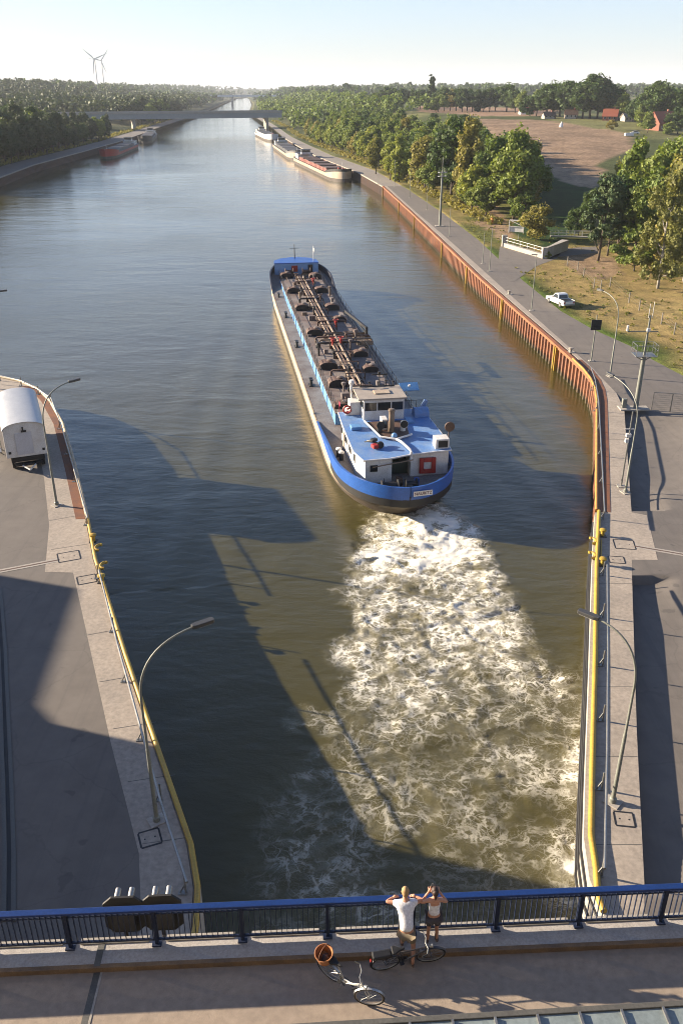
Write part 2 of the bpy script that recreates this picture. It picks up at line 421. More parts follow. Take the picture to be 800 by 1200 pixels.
# canal path beyond y = 430 and along the right bank
mb = MB(); A, B = eq(XR, .8, XRO, 0, 292.1, 1300, 8)
strip_mesh(mb, [(p[0], p[1], 3.004) for p in A], [(p[0], p[1], 3.004) for p in B]); mb.build('canal_path', M_path, fix=False)['kind'] = 'structure'
mb = MB(); mb.sheet([G(*p) for p in [(585,289),(636,303),(662,300),(700,296),(698,289),(660,291),(652,303),(628,312),(602,330),(583,310)]][::-1], 3.02)
mb.build('side_road', M_asph, fix=False)['kind'] = 'structure'
# left quay
LE = [(interp(XL, y), y) for y in [-10, 21.7, 23.4, 25.5, 29.9, 34, 38.5, 44, 49.4, 55.1, 60, 65.2, 70, 74.9, 78, 81.4, 85, 87.8, 89.9, 91.5, 93]]
mb = MB()
Lp = [G(*p) for p in [(0,474),(36,480),(52,560),(58,615),(53,670)]]
Lq = [G(*p) for p in [(86,671),(97,720),(130,870),(163,1000),(166,1085)]]
mb.prism([(x - .3, y) for x, y in LE[:-2]] + [(-45, 90.5), (-45, 83)] + Lp + Lq + [(-8.3, -10)], 2.0, 3.0)
mb.build('quay_walkway', M_conc)['kind'] = 'structure'
mb = MB(); mb.sheet([(-80,-40),(-5.7,-40),(-5.7,22),(-18.5,55),(-34.5,86),(-46,91),(-80,93)], 2.994)
mb.build('quay_road', M_asph, fix=False)['kind'] = 'structure'
A, B = eq(XL, -.75, XL, -.3, 55.3, 86.2, 2); mb = MB(); slab_between(mb, [(a[0]-.25, a[1]) for a in A], B, 2.4, 3.02)
mb.build('rusty_quay_margin', M_rust)['kind'] = 'structure'
mb = MB(); A, B = eq(XL, -.6, XLO, 0, 100, 1300, 10)
strip_mesh(mb, [(p[0], p[1], 3.0) for p in B], [(p[0], p[1], 3.0) for p in A]); mb.build('canal_path', M_asph, fix=False)['kind'] = 'structure'  # darker asphalt stands in for the shade lying on this path

# ---- quay walls
def wall(name, tab, y0, y1, side, z0, z1, th, m, label, step=4):
    mb = MB(); A, B = eq(tab, 0, tab, side*th, y0, y1, step); slab_between(mb, A, B, z0, z1)
    return tag(mb.build(name, m), label, 'quay wall')
wall('quay_wall', XR, -10, 56.4, 1, -1.5, 2.99, .41, M_conc2, 'pale concrete lock wall below the yellow edge tube on the right')
wall('quay_wall', XL, -10, 55.2, -1, -1.5, 2.96, .28, M_conc2, 'concrete lock wall under the left quay where the lamp posts stand')
wall('quay_wall', XL, 55.2, 93, -1, -1.5, 3.03, .28, M_conc2, 'wall end with rusty top curving left beside the white trailer', 1.5)
def sheet_pile(y0, y1, tab, side, mats, label, per=1.25, amp=.45, cap=.5):
    ys = np.arange(y0, y1, .5); L = 0; pts = []; last = None
    for y in ys:
        x = interp(tab, y)
        if last: L += math.hypot(x-last[0], y-last[1])
        last = (x, y); pts.append((x, y, L))
    prof = [(0,0),(.34,0),(.5,1),(.84,1),(1,0)]
    out = []; s = 0; i = 0
    def at(s):
        nonlocal i
        while i < len(pts)-2 and pts[i+1][2] < s: i += 1
        a, b = pts[i], pts[i+1]; t = (s-a[2])/(b[2]-a[2])
        tx, ty = b[0]-a[0], b[1]-a[1]; l = math.hypot(tx, ty)
        return lerp(a[0],b[0],t), lerp(a[1],b[1],t), (ty/l, -tx/l)
    i = 0; k = 0
    while k*per < L - per:
        for u, w in prof[:-1]:
            x, y, nn = at((k+u)*per); d = (.08 + w*amp) * side
            out.append((x + nn[0]*d, y + nn[1]*d))
        k += 1
    n = len(out); mb = MB()
    mb.add([(p[0],p[1],z) for z in (-1.5, 2.72) for p in out], [(j, j+1, n+j+1, n+j) for j in range(n-1)])
    root = thing('sheet_pile_wall', label, 'sheet pile wall', (0,0,0))
    mb.build('piling', mats[0], root, fix=False)
    m2 = MB(); A, B = eq(tab, 0, tab, side*cap, y0, y1, 2.5); slab_between(m2, A, B, 2.72, 3.05); m2.build('cap_beam', mats[1], root)
    return root
M_cap = mat('cap_orange', (.42,.15,.055), .7, var=.7, col2=(.2,.08,.04), scale=.4, obj=False)
sheet_pile(56.5, 292, XR, 1, (M_sheet, M_cap), 'orange rusted sheet pile wall lining the right canal bank')
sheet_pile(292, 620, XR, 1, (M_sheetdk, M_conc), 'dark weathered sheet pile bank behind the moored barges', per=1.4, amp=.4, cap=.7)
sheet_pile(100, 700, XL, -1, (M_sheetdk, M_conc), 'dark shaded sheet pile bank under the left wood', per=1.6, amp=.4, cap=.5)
for z_, l_ in ((2.35,'upper'),(1.5,'middle'),(.7,'lowest')):
    mb = MB(); mb.tube(off_line(XR, 22.4, 56.0, 2, -.05, z_), .07, 6); tag(mb.build('fender_strip', M_dark, shade=True), l_ + ' dark rubbing strip along the face of the right lock wall', 'fender strip')
# water stains: dark waterline band as its own geometry is not needed, the wall reflects in the water
# ---- yellow edge tubes
def edge_tube(pts, r, label, m=M_yellow):
    mb = MB(); mb.tube(pts, r, 10); return tag(mb.build('edge_tube', m, shade=True), label, 'edge rail')
edge_tube([G3(707,1068,3.1),G3(700,1050,3.1)] + off_line(XR, 24.2, 56.4, 1.5, .3, 3.1), .135, 'thick yellow steel tube along the edge of the right lock quay')
edge_tube(off_line(XR, 56.5, 96, 1.5, .1, 3.12), .12, 'orange yellow cap tube running up to the bend of the rusty wall', mat('worn_yellow', (.62,.33,.06), .55, var=.7, col2=(.45,.14,.04), obj=False))
edge_tube(off_line(XL, 21, 55.4, 1.5, -.12, 3.06), .12, 'thin yellow steel tube along the edge of the left lock quay')
edge_tube(off_line(XL, 55.6, 92.5, 1.0, -.12, 3.1), .13, 'pale tube on the quay edge curving round behind the white trailer', mat('pale_edge', (.6,.52,.36), .6, var=.6, col2=(.4,.25,.1), obj=False))
# ---- hand rails with posts
def rail(pts, posts, label, z=3.0):
    root = thing('hand_rail', label, 'hand rail', (pts[0][0], pts[0][1], z))
    L = [Vector(p) - Vector((pts[0][0], pts[0][1], z)) for p in pts]
    mb = MB(); mb.tube(L, .055, 8); mb.build('top_rail', M_galv, root, shade=True)
    for p in posts:
        q = Vector(p) - Vector((pts[0][0], pts[0][1], z)); q.z = 0
        m2 = MB(); m2.beam(q + Vector((0,0,.04)), q + Vector((0,0,.98)), .07, .07); m2.box((q.x-.12, q.y, .02), (.34,.2,.04)); m2.beam(q+Vector((-.22,0,.05)), q+Vector((0,0,.5)), .05, .05)
        m2.build('post', M_galv, root)
    return root
rail([G3(708,1018,4), G3(711,880,4), G3(712,760,4), G3(711,662,4)], [G3(706+ (y<900)*1, y, 3.5) for y in (1016,915,835,771,715,666)], 'silver hand rail on posts along the right lock quay')
rail([G3(708,600,4), G3(704,525,4), G3(701,470,4), G3(697,445,4), G3(692,431,4)], [G3(x, y, 3.5) for x, y in ((707,601),(705,560),(703,528),(701,500),(699,476),(695,452),(690,433))], 'silver hand rail curving beside the rusty wall bend')
rail([G3(116,668,4), G3(138,755,4), G3(163,846,4), G3(190,945,4), G3(219,1034,4)], [G3(x, y, 3.5) for x, y in ((115,670),(133,732),(147,790),(166,858),(188,928),(217,1036))], 'silver hand rail on the left lock quay beside the tall lamp')
rail([G3(60,466,4), G3(71,495,4), G3(87,550,4), G3(103,607,4)], [G3(x, y, 3.5) for x, y in ((60,467),(70,497),(79,526),(88,558),(102,608))], 'silver hand rail between white trailer and rusty quay margin')
rail([G3(-30,437,4), G3(0,440,4), G3(25,446,4), G3(45,456,4), G3(58,465,4)], [G3(x, y, 3.5) for x, y in ((0,441),(25,447),(45,457))], 'white rail along the curved quay end behind the trailer')
# ---- quay furniture: mooring posts, covers, trenches
def mooring_post(loc, label):
    root = thing('mooring_bollard', label, 'bollard', loc)
    mb = MB(); mb.lathe([(.13,0),(.13,.35),(.24,.42),(.24,.52),(.1,.58)], n=12); mb.build('bollard_head', M_yellow, root, shade=True)
    mb = MB(); mb.box((0,0,.02), (.5,.5,.04)); mb.build('base_plate', M_dark, root)
for p, l in (((705,628),'yellow mooring bollard just above the right chain'), ((705,662),'yellow mooring bollard at the top end of the right hand rail'),
             ((110,634),'yellow mooring bollard at the end of the left rusty margin'), ((120,682),'yellow mooring bollard at the top end of the left hand rail')):
    mooring_post(G3(*p), l)
for (x, y), l in (((695,635),'yellow rounded ladder bow on the right edge, farther one'), ((694,652),'yellow rounded ladder bow on the right edge, nearer one'), ((115,643),'yellow rounded ladder bow on the left edge, farther one'), ((121,664),'yellow rounded ladder bow on the left edge, nearer one')):
    g = G(x, y); mb = MB()
    sg = 1 if x > 400 else -1
    mb.tube([(g[0]+sg*(.25*math.cos(a)-.1), g[1]+.4*math.sin(a), 3.1) for a in np.linspace(-1.9,1.9,12)], .1, 8)
    tag(mb.build('ladder_bow', M_yellow, shade=True), l, 'ladder bow')
mb = MB()
for (a, b) in (((704,633),(704,655)),):
    A = Vector(G3(*a, 3.1)); B = Vector(G3(*b, 3.1)); mb.tube([A + (B-A)*t + Vector((0,0,-.05*math.sin(t*3.14))) for t in np.linspace(0,1,9)], .05, 6)
tag(mb.build('barrier_chain', M_yellow), 'yellow chain between two mooring bollards on the right quay', 'chain')
def cover(px, py, w, d, rz, label):
    g = G(px, py); root = thing('inspection_cover', label, 'inspection cover', (g[0], g[1], 3.0), rz); mb = MB()
    for s in (-1, 1):
        mb.bx(-w/2, w/2, s*d/2-.04, s*d/2+.04, 0, .012); mb.bx(s*w/2-.04, s*w/2+.04, -d/2+.04, d/2-.04, 0, .012)
    mb.build('cover_frame', M_dark, root)
    mb = MB(); mb.bx(-w/2+.04, w/2-.04, -d/2+.04, d/2-.04, 0, .006); mb.build('cover_plate', M_conc, root)
    for s in (-1,1): mb = MB(); mb.lathe([(.04,.006),(.04,.014)], c=(s*w*.25,0,0), n=8); mb.build('lifting_eye', M_dark, root)
cover(731,638,1.35,1.3,R(-8),'large square cover beside the right chain bollards')
cover(722,656,1.0,.9,R(-8),'smaller rectangular cover at the start of the right hand rail')
cover(731,960,.8,.8,R(-8),'square cover in front of the right quay lamp')
cover(81,652,1.4,1.25,R(22),'large square cover on the left quay where a trench ends')
cover(102,679,1.15,1.0,R(22),'rectangular cover beside the left hand rail top end')
cover(176,982,.85,.85,R(22),'square cover in front of the nearest left lamp')
def trench(A, B, label):
    A, B = Vector(A), Vector(B); root = thing('cable_trench', label, 'cable trench', A); d = B - A; t = d.normalized(); s = Vector((-t.y, t.x, 0)); 
    for nm, o0, o1, z, m in (('trench_cover', -.07, .07, .014, M_brownsteel), ('trench_border', .07, .24, .01, M_conc2), ('trench_border', -.24, -.07, .01, M_conc2)):
        mb = MB(); mb.prism([tuple(p)[:2] for p in (s*o0, s*o0 + d, s*o1 + d, s*o1)], 0, z); mb.build(nm, m, root)
trench(G3(743,640,3.0), G3(900,667,3.0), 'narrow brown cable trench crossing the right quay road')
trench(G3(-60,681,2.998), G3(70,656,2.998), 'narrow brown cable trench crossing the left quay road')
# joints between the concrete slabs of both walkways, drain channel at the left picture edge
mb = MB()
for y in list(np.arange(25.5, 49, 5.2)) + list(np.arange(59, 290, 6.0)):
    x0 = interp(XR, y) + (.45 if y < 56 else 1.2); x1 = interp(XRS, y) - .03; mb.bx(x0, x1, y-.015, y+.015, 2.98, 3.0045)
mb.build('slab_joints', M_beamgrey)['kind'] = 'structure'
mb = MB()
for px0, px1, py in ((167,222,985),(150,205,912),(133,183,850),(117,163,795),(103,146,740),(60,112,640),(58,104,606)):
    a, b = Vector(G3(px0, py+4, 3.004)), Vector(G3(px1, py-4, 3.004)); mb.beam(a, b, .03, .006)
mb.build('slab_joints', M_beamgrey)['kind'] = 'structure'
cp_ = [G(*p, 3.0) for p in ((-4,690),(1,760),(4,840),(7,920),(9,1000),(8,1080))]
for nm, o0, o1, m_, z_ in (('drain_channel',0,.16,M_black,3.002),('drain_kerb',.17,.36,M_beamgrey,3.03),('drain_kerb',-.2,-.01,M_beamgrey,3.03)):
    mb = MB(); slab_between(mb, [(x+o0,y) for x,y in cp_], [(x+o1,y) for x,y in cp_], 2.9, z_); o = mb.build(nm, m_); o['kind'] = 'structure'
# yellow niche ladders on the orange wall
lad = None
for k, (px, py, nm) in enumerate(((651,405,'nearest the bend'),(588,350,'below the two thin posts'),(545,312,'second below the tall ring mast'),(516,284,'next to the tall ring mast'),(483,253,'just past the tall ring mast'),(467,236,'sixth from the bend'),(446,219,'last before the barge'))):
    g = G(px, py); y = g[1]; x = interp(XR, y) - .1
    if lad is None:
        lad = thing('wall_ladder', '', 'ladder', (x, y, 0)); lad['group'] = 'yellow ladders on the sheet pile wall'
        for s in (-1, 1): mb = MB(); mb.bx(-.06,.3, s*.42-.13, s*.42+.13, -.6, 2.9); mb.build('ladder_side', M_yellow, lad)
        mb = MB()
        for i in range(11): mb.bx(.1,.16,-.28,.28,-.3+i*.29,-.24+i*.29)
        mb.build('rungs', M_galv, lad); o = lad
    else: o = dup(lad, (x, y, 0))
    o['label'] = 'yellow ladder niche in the rusty wall, ' + nm
# ------------------------------------------------------------------ water: one sheet, fine near the ship, displaced by real waves
def vnoise(x, y, seed):
    xi = np.floor(x).astype(np.int64); yi = np.floor(y).astype(np.int64); fx = x - xi; fy = y - yi
    fx = fx*fx*fx*(fx*(fx*6-15)+10); fy = fy*fy*fy*(fy*(fy*6-15)+10)
    def h(a, b):
        n = (a*374761393 + b*668265263 + seed*1442695041) & 0xffffffff
        n = ((n ^ (n >> 13)) * 1274126177) & 0xffffffff
        return ((n ^ (n >> 16)) & 0xffff) / 32767.5 - 1
    return (h(xi,yi)*(1-fx) + h(xi+1,yi)*fx)*(1-fy) + (h(xi,yi+1)*(1-fx) + h(xi+1,yi+1)*fx)*fy
def fbm(x, y, o, seed, g=.5):
    a = 1; s = 0; t = 0
    for k in range(o):
        c, q = math.cos(.6*k), math.sin(.6*k)
        s = s + a*vnoise(x*c - y*q, x*q + y*c, seed+k); t += a; a *= g; x = x*2.03; y = y*2.03
    return s / t
def make_water():
    ys = [-60., -20., 5.]; y = 10.
    while y < 260: ys.append(y); y += .13 + max(0, y-55)*.0042
    while y < 12500: ys.append(y); y += max(4, y*.06)
    xs = [-9000., -3000., -1000., -400., -200., -120., -80., -60.] + list(np.arange(-46, 33, .19)) + [40., 60., 120., 400., 1000., 3000., 9000.]
    X, Y = np.meshgrid(np.array(xs), np.array(ys))
    L = [G(*p, 0) for p in [(452,604),(425,648),(408,700),(395,760),(380,815),(372,870),(385,930),(420,985),(440,1040)]]
    Rr = [G(*p, 0) for p in [(532,612),(578,665),(612,700),(642,750),(660,800),(690,860),(700,950),(700,1040)]]
    def col(P): 
        P = sorted([(p[1], p[0]) for p in P]); return np.interp(Y, [p[0] for p in P], [p[1] for p in P])
    wob = 2.6*fbm(X*.3, Y*.3, 5, 5)
    l = col(L) + wob; r = col(Rr) + wob*.7; w = np.minimum(X - l, r - X)
    inten = np.interp(Y, [22, 26, 29, 34, 40, 46, 54, 61.5, 63.5, 64.5], [.1, .24, .31, .36, .45, .66, .94, 1.08, .85, 0])
    inten = inten * np.interp(Y, [22,27,31,36,44,60],[.5,.55,.62,.75,.95,1]); den = inten * np.clip(w/2.6 + .3, 0, 1) * (X > -40)
    # stronger swirling rim and the foam thrown against the right wall
    rim = np.exp(-((w-.5)/.7)**2) * np.interp(Y, [30,40,60,63],[.0,.22,.3,0]); den = den + rim
    xr = np.interp(Y, [a for a,b in XR], [b for a,b in XR]); dw = xr - X
    den = np.maximum(den, .62*np.exp(-(dw/1.1)**2)*np.interp(Y,[24,27,36,42],[.5,1,1,0])*(dw > -1))
    xl2 = np.interp(Y, [22,30,36,44,50],[-6,-6,-3.,-.5,2]); side = np.clip((X-xl2)/3,0,1)*np.interp(Y,[22,25,34,42,50],[.2,.2,.17,.1,0])
    den = np.maximum(den, side*(w<1.5)*.95)
    patch = fbm(X*.22+9, Y*.3, 4, 77); bands = 1 - np.abs(fbm(X*.16 + .10*Y + 3, Y*.26 - .05*X, 3, 140))*2.2; den = np.clip(den*(1 + .8*patch + .45*bands*np.interp(Y,[30,50,58],[1,.6,0])), 0, 1.15)
    near = np.clip((300-Y)/200, 0, 1)
    amb = .030*fbm(X*.33+.1*Y, Y*.75, 4, 11) + .016*fbm(X*1.1, Y*2.0, 3, 31)
    turb = np.interp(Y, [22, 30, 45, 60, 63], [.8, .9, 1.0, 1.2, .6]) * np.clip(den*2.2, 0, 1)
    rg = 1 - np.abs(fbm(X*.38 + 1.2*fbm(X*.2,Y*.2,2,3), Y*.5 + 1.2*fbm(X*.2,Y*.2,2,4), 5, 51)); 
    Z = amb*near*.6 + turb*(.17*(rg**3 - .55) + .07*fbm(X*2.2, Y*2.2, 3, 91))
    # jet mound behind the propeller
    Z += .55*np.exp(-(((X-6.3)/2.2)**2 + ((Y-60.3)/2.2)**2))*(Y < 64)
    # stern and side waves of the ship
    ux, uy = -.1456, .989; s = (X-4.6)*ux + (Y-63)*uy; q = (X-4.6)*uy - (Y-63)*ux
    kel = np.abs(q) - 5 - .36*(88 - s).clip(0, 200)*.35
    Z += .03*np.sin(kel*1.5)*np.exp(-(kel/7)**2)*(s > -10)*(s < 95)*near
    far = (X < -46) | (X > 33) | (Y > 260); Z[far] = 0
    m, n = X.shape; N = m*n
    me = bpy.data.meshes.new('canal_water'); me.vertices.add(N)
    me.vertices.foreach_set('co', np.stack([X, Y, Z], -1).astype(np.float32).ravel())
    idx = np.arange(N).reshape(m, n); q4 = np.stack([idx[:-1,:-1], idx[:-1,1:], idx[1:,1:], idx[1:,:-1]], -1).reshape(-1, 4)
    me.loops.add(q4.size); me.loops.foreach_set('vertex_index', q4.ravel().astype(np.int32))
    me.polygons.add(len(q4)); me.polygons.foreach_set('loop_start', np.arange(0, q4.size, 4, dtype=np.int32))
    me.polygons.foreach_set('loop_total', np.full(len(q4), 4, dtype=np.int32)); me.update(calc_edges=True)
    me.polygons.foreach_set('use_smooth', np.ones(len(q4), dtype=bool))
    at = me.attributes.new('foam', 'FLOAT', 'POINT'); at.data.foreach_set('value', den.astype(np.float32).ravel())
    o = bpy.data.objects.new('canal_water', me); COL.objects.link(o); tag(o, kind='structure')
    # material
    mt, nt, out = newmat('canal_water'); v = pos(nt)
    at = nd(nt, 'ShaderNodeAttribute', attribute_name='foam'); den = at.outputs['Fac']
    W = nd(nt, 'ShaderNodeBsdfPrincipled', i_Roughness=.06, i_IOR=1.42)
    # warped coordinates give the swirling threads
    w1 = noise(nt, .28, 3, .5, v); w2 = noise(nt, 1.3, 3, .5, v)
    def vm(op, a, b):
        n = nt.nodes.new('ShaderNodeVectorMath'); n.operation = op
        for i, x in enumerate((a, b)):
            if isinstance(x, tuple): n.inputs[i].default_value = x
            else: nt.links.new(x, n.inputs[i])
        return n.outputs[0]
    wv = vm('ADD', v, vm('MULTIPLY', vm('SUBTRACT', w1.outputs['Color'], (.5,.5,.5)), (1.9,1.9,0)))
    wv = vm('ADD', wv, vm('MULTIPLY', vm('SUBTRACT', w2.outputs['Color'], (.5,.5,.5)), (.42,.42,0)))
    def ridge(scale, det, lo, hi, seed):
        n = noise(nt, scale, det, .62, vm('ADD', wv, (seed, seed*2, 0)))
        r = math_(nt, 'SUBTRACT', 1, math_(nt, 'ABSOLUTE', math_(nt, 'MULTIPLY', math_(nt, 'SUBTRACT', n.outputs[0], .5), 2)))
        mr = nd(nt, 'ShaderNodeMapRange', interpolation_type='SMOOTHSTEP'); nt.links.new(r, mr.inputs[0]); mr.inputs[1].default_value = lo; mr.inputs[2].default_value = hi
        return mr.outputs[0]
    def lace(scale, wid, seed, amt):
        ww = vm('ADD', wv, vm('MULTIPLY', vm('SUBTRACT', noise(nt, scale*1.3, 2, .5, v).outputs['Color'], (.5,.5,.5)), (amt,amt,0)))
        vo = nd(nt, 'ShaderNodeTexVoronoi', feature='DISTANCE_TO_EDGE', i_Scale=scale, i_Randomness=1.0); nt.links.new(vm('ADD', vm('MULTIPLY', ww, (.8,1.25,0)), (seed,seed*3,0)), vo.inputs['Vector'])
        ed = math_(nt, 'DIVIDE', vo.outputs['Distance'], math_(nt, 'MULTIPLY', math_(nt, 'ADD', den, .25), wid))
        return math_(nt, 'POWER', math_(nt, 'SUBTRACT', 1, ed, True), 1.4)
    fine = math_(nt, 'MAXIMUM', ridge(.7, 5, .9, .99, 0), math_(nt, 'MULTIPLY', lace(.85, .04, 3, .8), 1.0)); fine2 = math_(nt, 'MAXIMUM', math_(nt, 'MULTIPLY', lace(4.6, .09, 23, .13), .7), lace(2.1, .055, 11, .35))
    cl = noise(nt, .8, 9, .7, wv); cl2 = noise(nt, 4.0, 7, .72, wv)
    cs = math_(nt, 'ADD', math_(nt, 'MULTIPLY', cl.outputs[0], .7), math_(nt, 'MULTIPLY', cl2.outputs[0], .3))
    # cloudy foam: appears where noise exceeds a threshold that falls with the density
    th = math_(nt, 'SUBTRACT', cs, math_(nt, 'SUBTRACT', .87, math_(nt, 'MULTIPLY', math_(nt, 'POWER', den, 1.3), .40)))
    cloud = math_(nt, 'MULTIPLY', th, 7.0, True)
    fil = math_(nt, 'MULTIPLY', math_(nt, 'MAXIMUM', fine, math_(nt, 'MULTIPLY', fine2, .8)), math_(nt, 'MULTIPLY', math_(nt, 'SUBTRACT', den, .1), 1.9, True))
    br = noise(nt, .55, 4, .6, vm('ADD', v, (40, 7, 0)))
    fil = math_(nt, 'MULTIPLY', fil, ramp(nt, br.outputs[0], [(.4, .1), (.58, 1)]))
    milk = math_(nt, 'MULTIPLY', ramp(nt, cl.outputs[0], [(.38,0),(.66,1)]), math_(nt, 'MULTIPLY', math_(nt, 'POWER', den, 2.0), .5))
    foam = math_(nt, 'ADD', math_(nt, 'ADD', cloud, math_(nt, 'MULTIPLY', fil, .95)), milk, True)
    bn = noise(nt, .06, 4, .5, v)
    deep = mixc(nt, bn.outputs[0], (.048,.042,.011), (.06,.052,.015))
    body = mixc(nt, math_(nt, 'MULTIPLY', den, .9, True), deep, (.115,.095,.03))
    nt.links.new(body, W.inputs['Base Color'])
    # ripples: wind chop stretched across the canal, in three sizes
    mp = nd(nt, 'ShaderNodeMapping'); mp.inputs['Scale'].default_value = (.55, 1.25, 1); mp.inputs['Rotation'].default_value = (0,0,R(14)); nt.links.new(v, mp.inputs[0])
    r1 = noise(nt, 1.5, 8, .72, mp.outputs[0], .3); r2 = noise(nt, .16, 3, .5, mp.outputs[0], .6); r3 = noise(nt, .02, 3, .5, v)
    gust = ramp(nt, r3.outputs[0], [(.35, .45), (.65, 1.2)])
    hh = math_(nt, 'ADD', math_(nt, 'MULTIPLY', math_(nt, 'MULTIPLY', r1.outputs[0], .12), gust), math_(nt, 'MULTIPLY', r2.outputs[0], .35))
    hh = math_(nt, 'ADD', hh, math_(nt, 'MULTIPLY', math_(nt, 'MULTIPLY', cl2.outputs[0], den, True), .35))
    b = nd(nt, 'ShaderNodeBump', i_Strength=.37, i_Distance=1.0); nt.links.new(hh, b.inputs['Height']); nt.links.new(b.outputs[0], W.inputs['Normal'])
    Fm = nd(nt, 'ShaderNodeBsdfPrincipled', i_Roughness=.7); Fm.inputs['Base Color'].default_value = (.8,.77,.66,1)
    b2 = nd(nt, 'ShaderNodeBump', i_Strength=.7, i_Distance=.25); nt.links.new(cs, b2.inputs['Height']); nt.links.new(b2.outputs[0], Fm.inputs['Normal'])
    mx = nt.nodes.new('ShaderNodeMixShader'); nt.links.new(foam, mx.inputs[0]); nt.links.new(W.outputs[0], mx.inputs[1]); nt.links.new(Fm.outputs[0], mx.inputs[2])
    nt.links.new(mx.outputs[0], out.inputs[0]); me.materials.append(mt)
make_water()

# ------------------------------------------------------------------ the tanker: local x to starboard, y towards the bow, z up from the waterline
SHX, SHY, SHR = 4.85, 62.8, math.atan2(.1456, .989)
ship = thing('tanker_barge', 'long blue and cream motor tanker leaving the lock with foam boiling behind its stern', 'tanker barge', (SHX, SHY, 0), SHR)
def halfw(s, lvl):
    """half breadth at station s for a level 0 (below water) .. 1 (deck edge)"""
    W0 = 4.95
    cut = lerp(2.2, 0, lvl)                       # stern overhang: the lower rings start further forward
    a = s + 3.2 - cut*1.3
    if a <= 0: return 0
    st = min(1, a / lerp(15, 8.5, lvl)); sw = (1 - (1 - st)**2.6) ** .56 if st < 1 else 1
    fb = min(1, max(0, (89.4 - lerp(3.5, 0, lvl) - s) / lerp(17, 12.5, lvl))); bw = (1 - (1 - fb)**2.2) ** .6 if fb < 1 else 1
    return W0 * min(sw, bw) * lerp(.97, 1, lvl)
def sheer(s): return 2.25 + .25*smooth(10, -3, s) + .15*smooth(9,3,s) + 1.5*smooth(66, 88, s)
st = [-3.2,-3.15,-3,-2.7,-2.2,-1.5,-.6,.5,2,4,6,9,12,16,22,30,40,50,60,66,70,74,77,79.5,82,84,85.6,86.9,87.9,88.6,89.1,89.35,89.4]
def ring(lvl, zf, out=0):
    sts = []
    for s in st:
        lo = -3.2 + lerp(2.2,0,lvl)*1.3; hi = 89.4 - lerp(3.5,0,lvl); q = lo + (s + 3.2)/92.6*(hi - lo); sts.append((q, halfw(q, lvl) + out, zf(q)))
    L = [(-w if i not in (0, len(sts)-1) else -.001, q, z) for i, (q, w, z) in enumerate(sts)]
    return L, [(-x, y, z) for x, y, z in L]
def shell(mb, r0, r1, mi=0):
    for k in (0, 1):
        a, b = r0[k], r1[k]; n = len(a)
        fs = [(i, i+1, n+i+1, n+i) for i in range(n-1)]
        mb.add(a + b, fs if k else [f[::-1] for f in fs], mi)
mb = MB()
r0 = ring(0, lambda s: -.7); r1 = ring(.45, lambda s: .55+.35*smooth(4,-3,s)); r2 = ring(.8, lambda s: 1.35+.75*smooth(70,88,s)+.3*smooth(6,-3,s)); r3 = ring(1, lambda s: sheer(s))
shell(mb, r0, r1); shell(mb, r1, r2, 1); shell(mb, r2, r3, 1)
# hull material: cream along the side, dark at the stern and deepened there to imitate shade; the change happens at station ~5
hm, nt, out = newmat('hull_paint'); P = nd(nt, 'ShaderNodeBsdfPrincipled', i_Roughness=.6); v = pos(nt, True); sx = nd(nt, 'ShaderNodeSeparateXYZ'); nt.links.new(v, sx.inputs[0])
mr = nd(nt, 'ShaderNodeMapRange', i_1=3.0, i_2=9.0); nt.links.new(math_(nt, 'ADD', sx.outputs[1], math_(nt, 'MULTIPLY', sx.outputs[2], 2.0)), mr.inputs[0])
mp = nd(nt, 'ShaderNodeMapping'); mp.inputs['Scale'].default_value = (1,.5,.25); nt.links.new(v, mp.inputs[0]); n1 = noise(nt, 1.6, 8, .7, mp.outputs[0]); n2 = noise(nt, .25, 6, .7, v)
cr = mixc(nt, ramp(nt, n1.outputs[0], [(.48,0),(.72,.8)]), (.5,.39,.26), (.22,.12,.07)); cr = mixc(nt, ramp(nt, n2.outputs[0], [(.45,0),(.7,.5)]), cr, (.34,.26,.18))
dk = mixc(nt, ramp(nt, n1.outputs[0], [(.4,0),(.7,1)]), (.06,.052,.045), (.12,.1,.08))
nt.links.new(mixc(nt, mr.outputs[0], dk, cr), P.inputs['Base Color']); nt.links.new(P.outputs[0], out.inputs[0])
mb.build('hull', [M_hulldk, hm], ship, shade=True, fix=False)
mb = MB(); ra = ring(1, lambda s: sheer(s) - .02, -.02); n = len(ra[0]); mb.add(ra[0] + ra[1], [(i, n+i, n+i+1, i+1) for i in range(n-1)]); mb.build('deck', M_shipdeck, ship, fix=False)
mb = MB(); a, b = ring(1, lambda s: sheer(s)-.30, .03), ring(1, lambda s: sheer(s)-.02, .08); c = ring(1, lambda s: sheer(s)-.02, -.05)
for R1 in (a, b, c):
    for q in (0,1): R1[q][:] = [p for p in R1[q] if p[1] > 9]
shell(mb, a, b); shell(mb, b, c); mb.build('rubbing_strake', M_cream, ship, shade=True, fix=False)
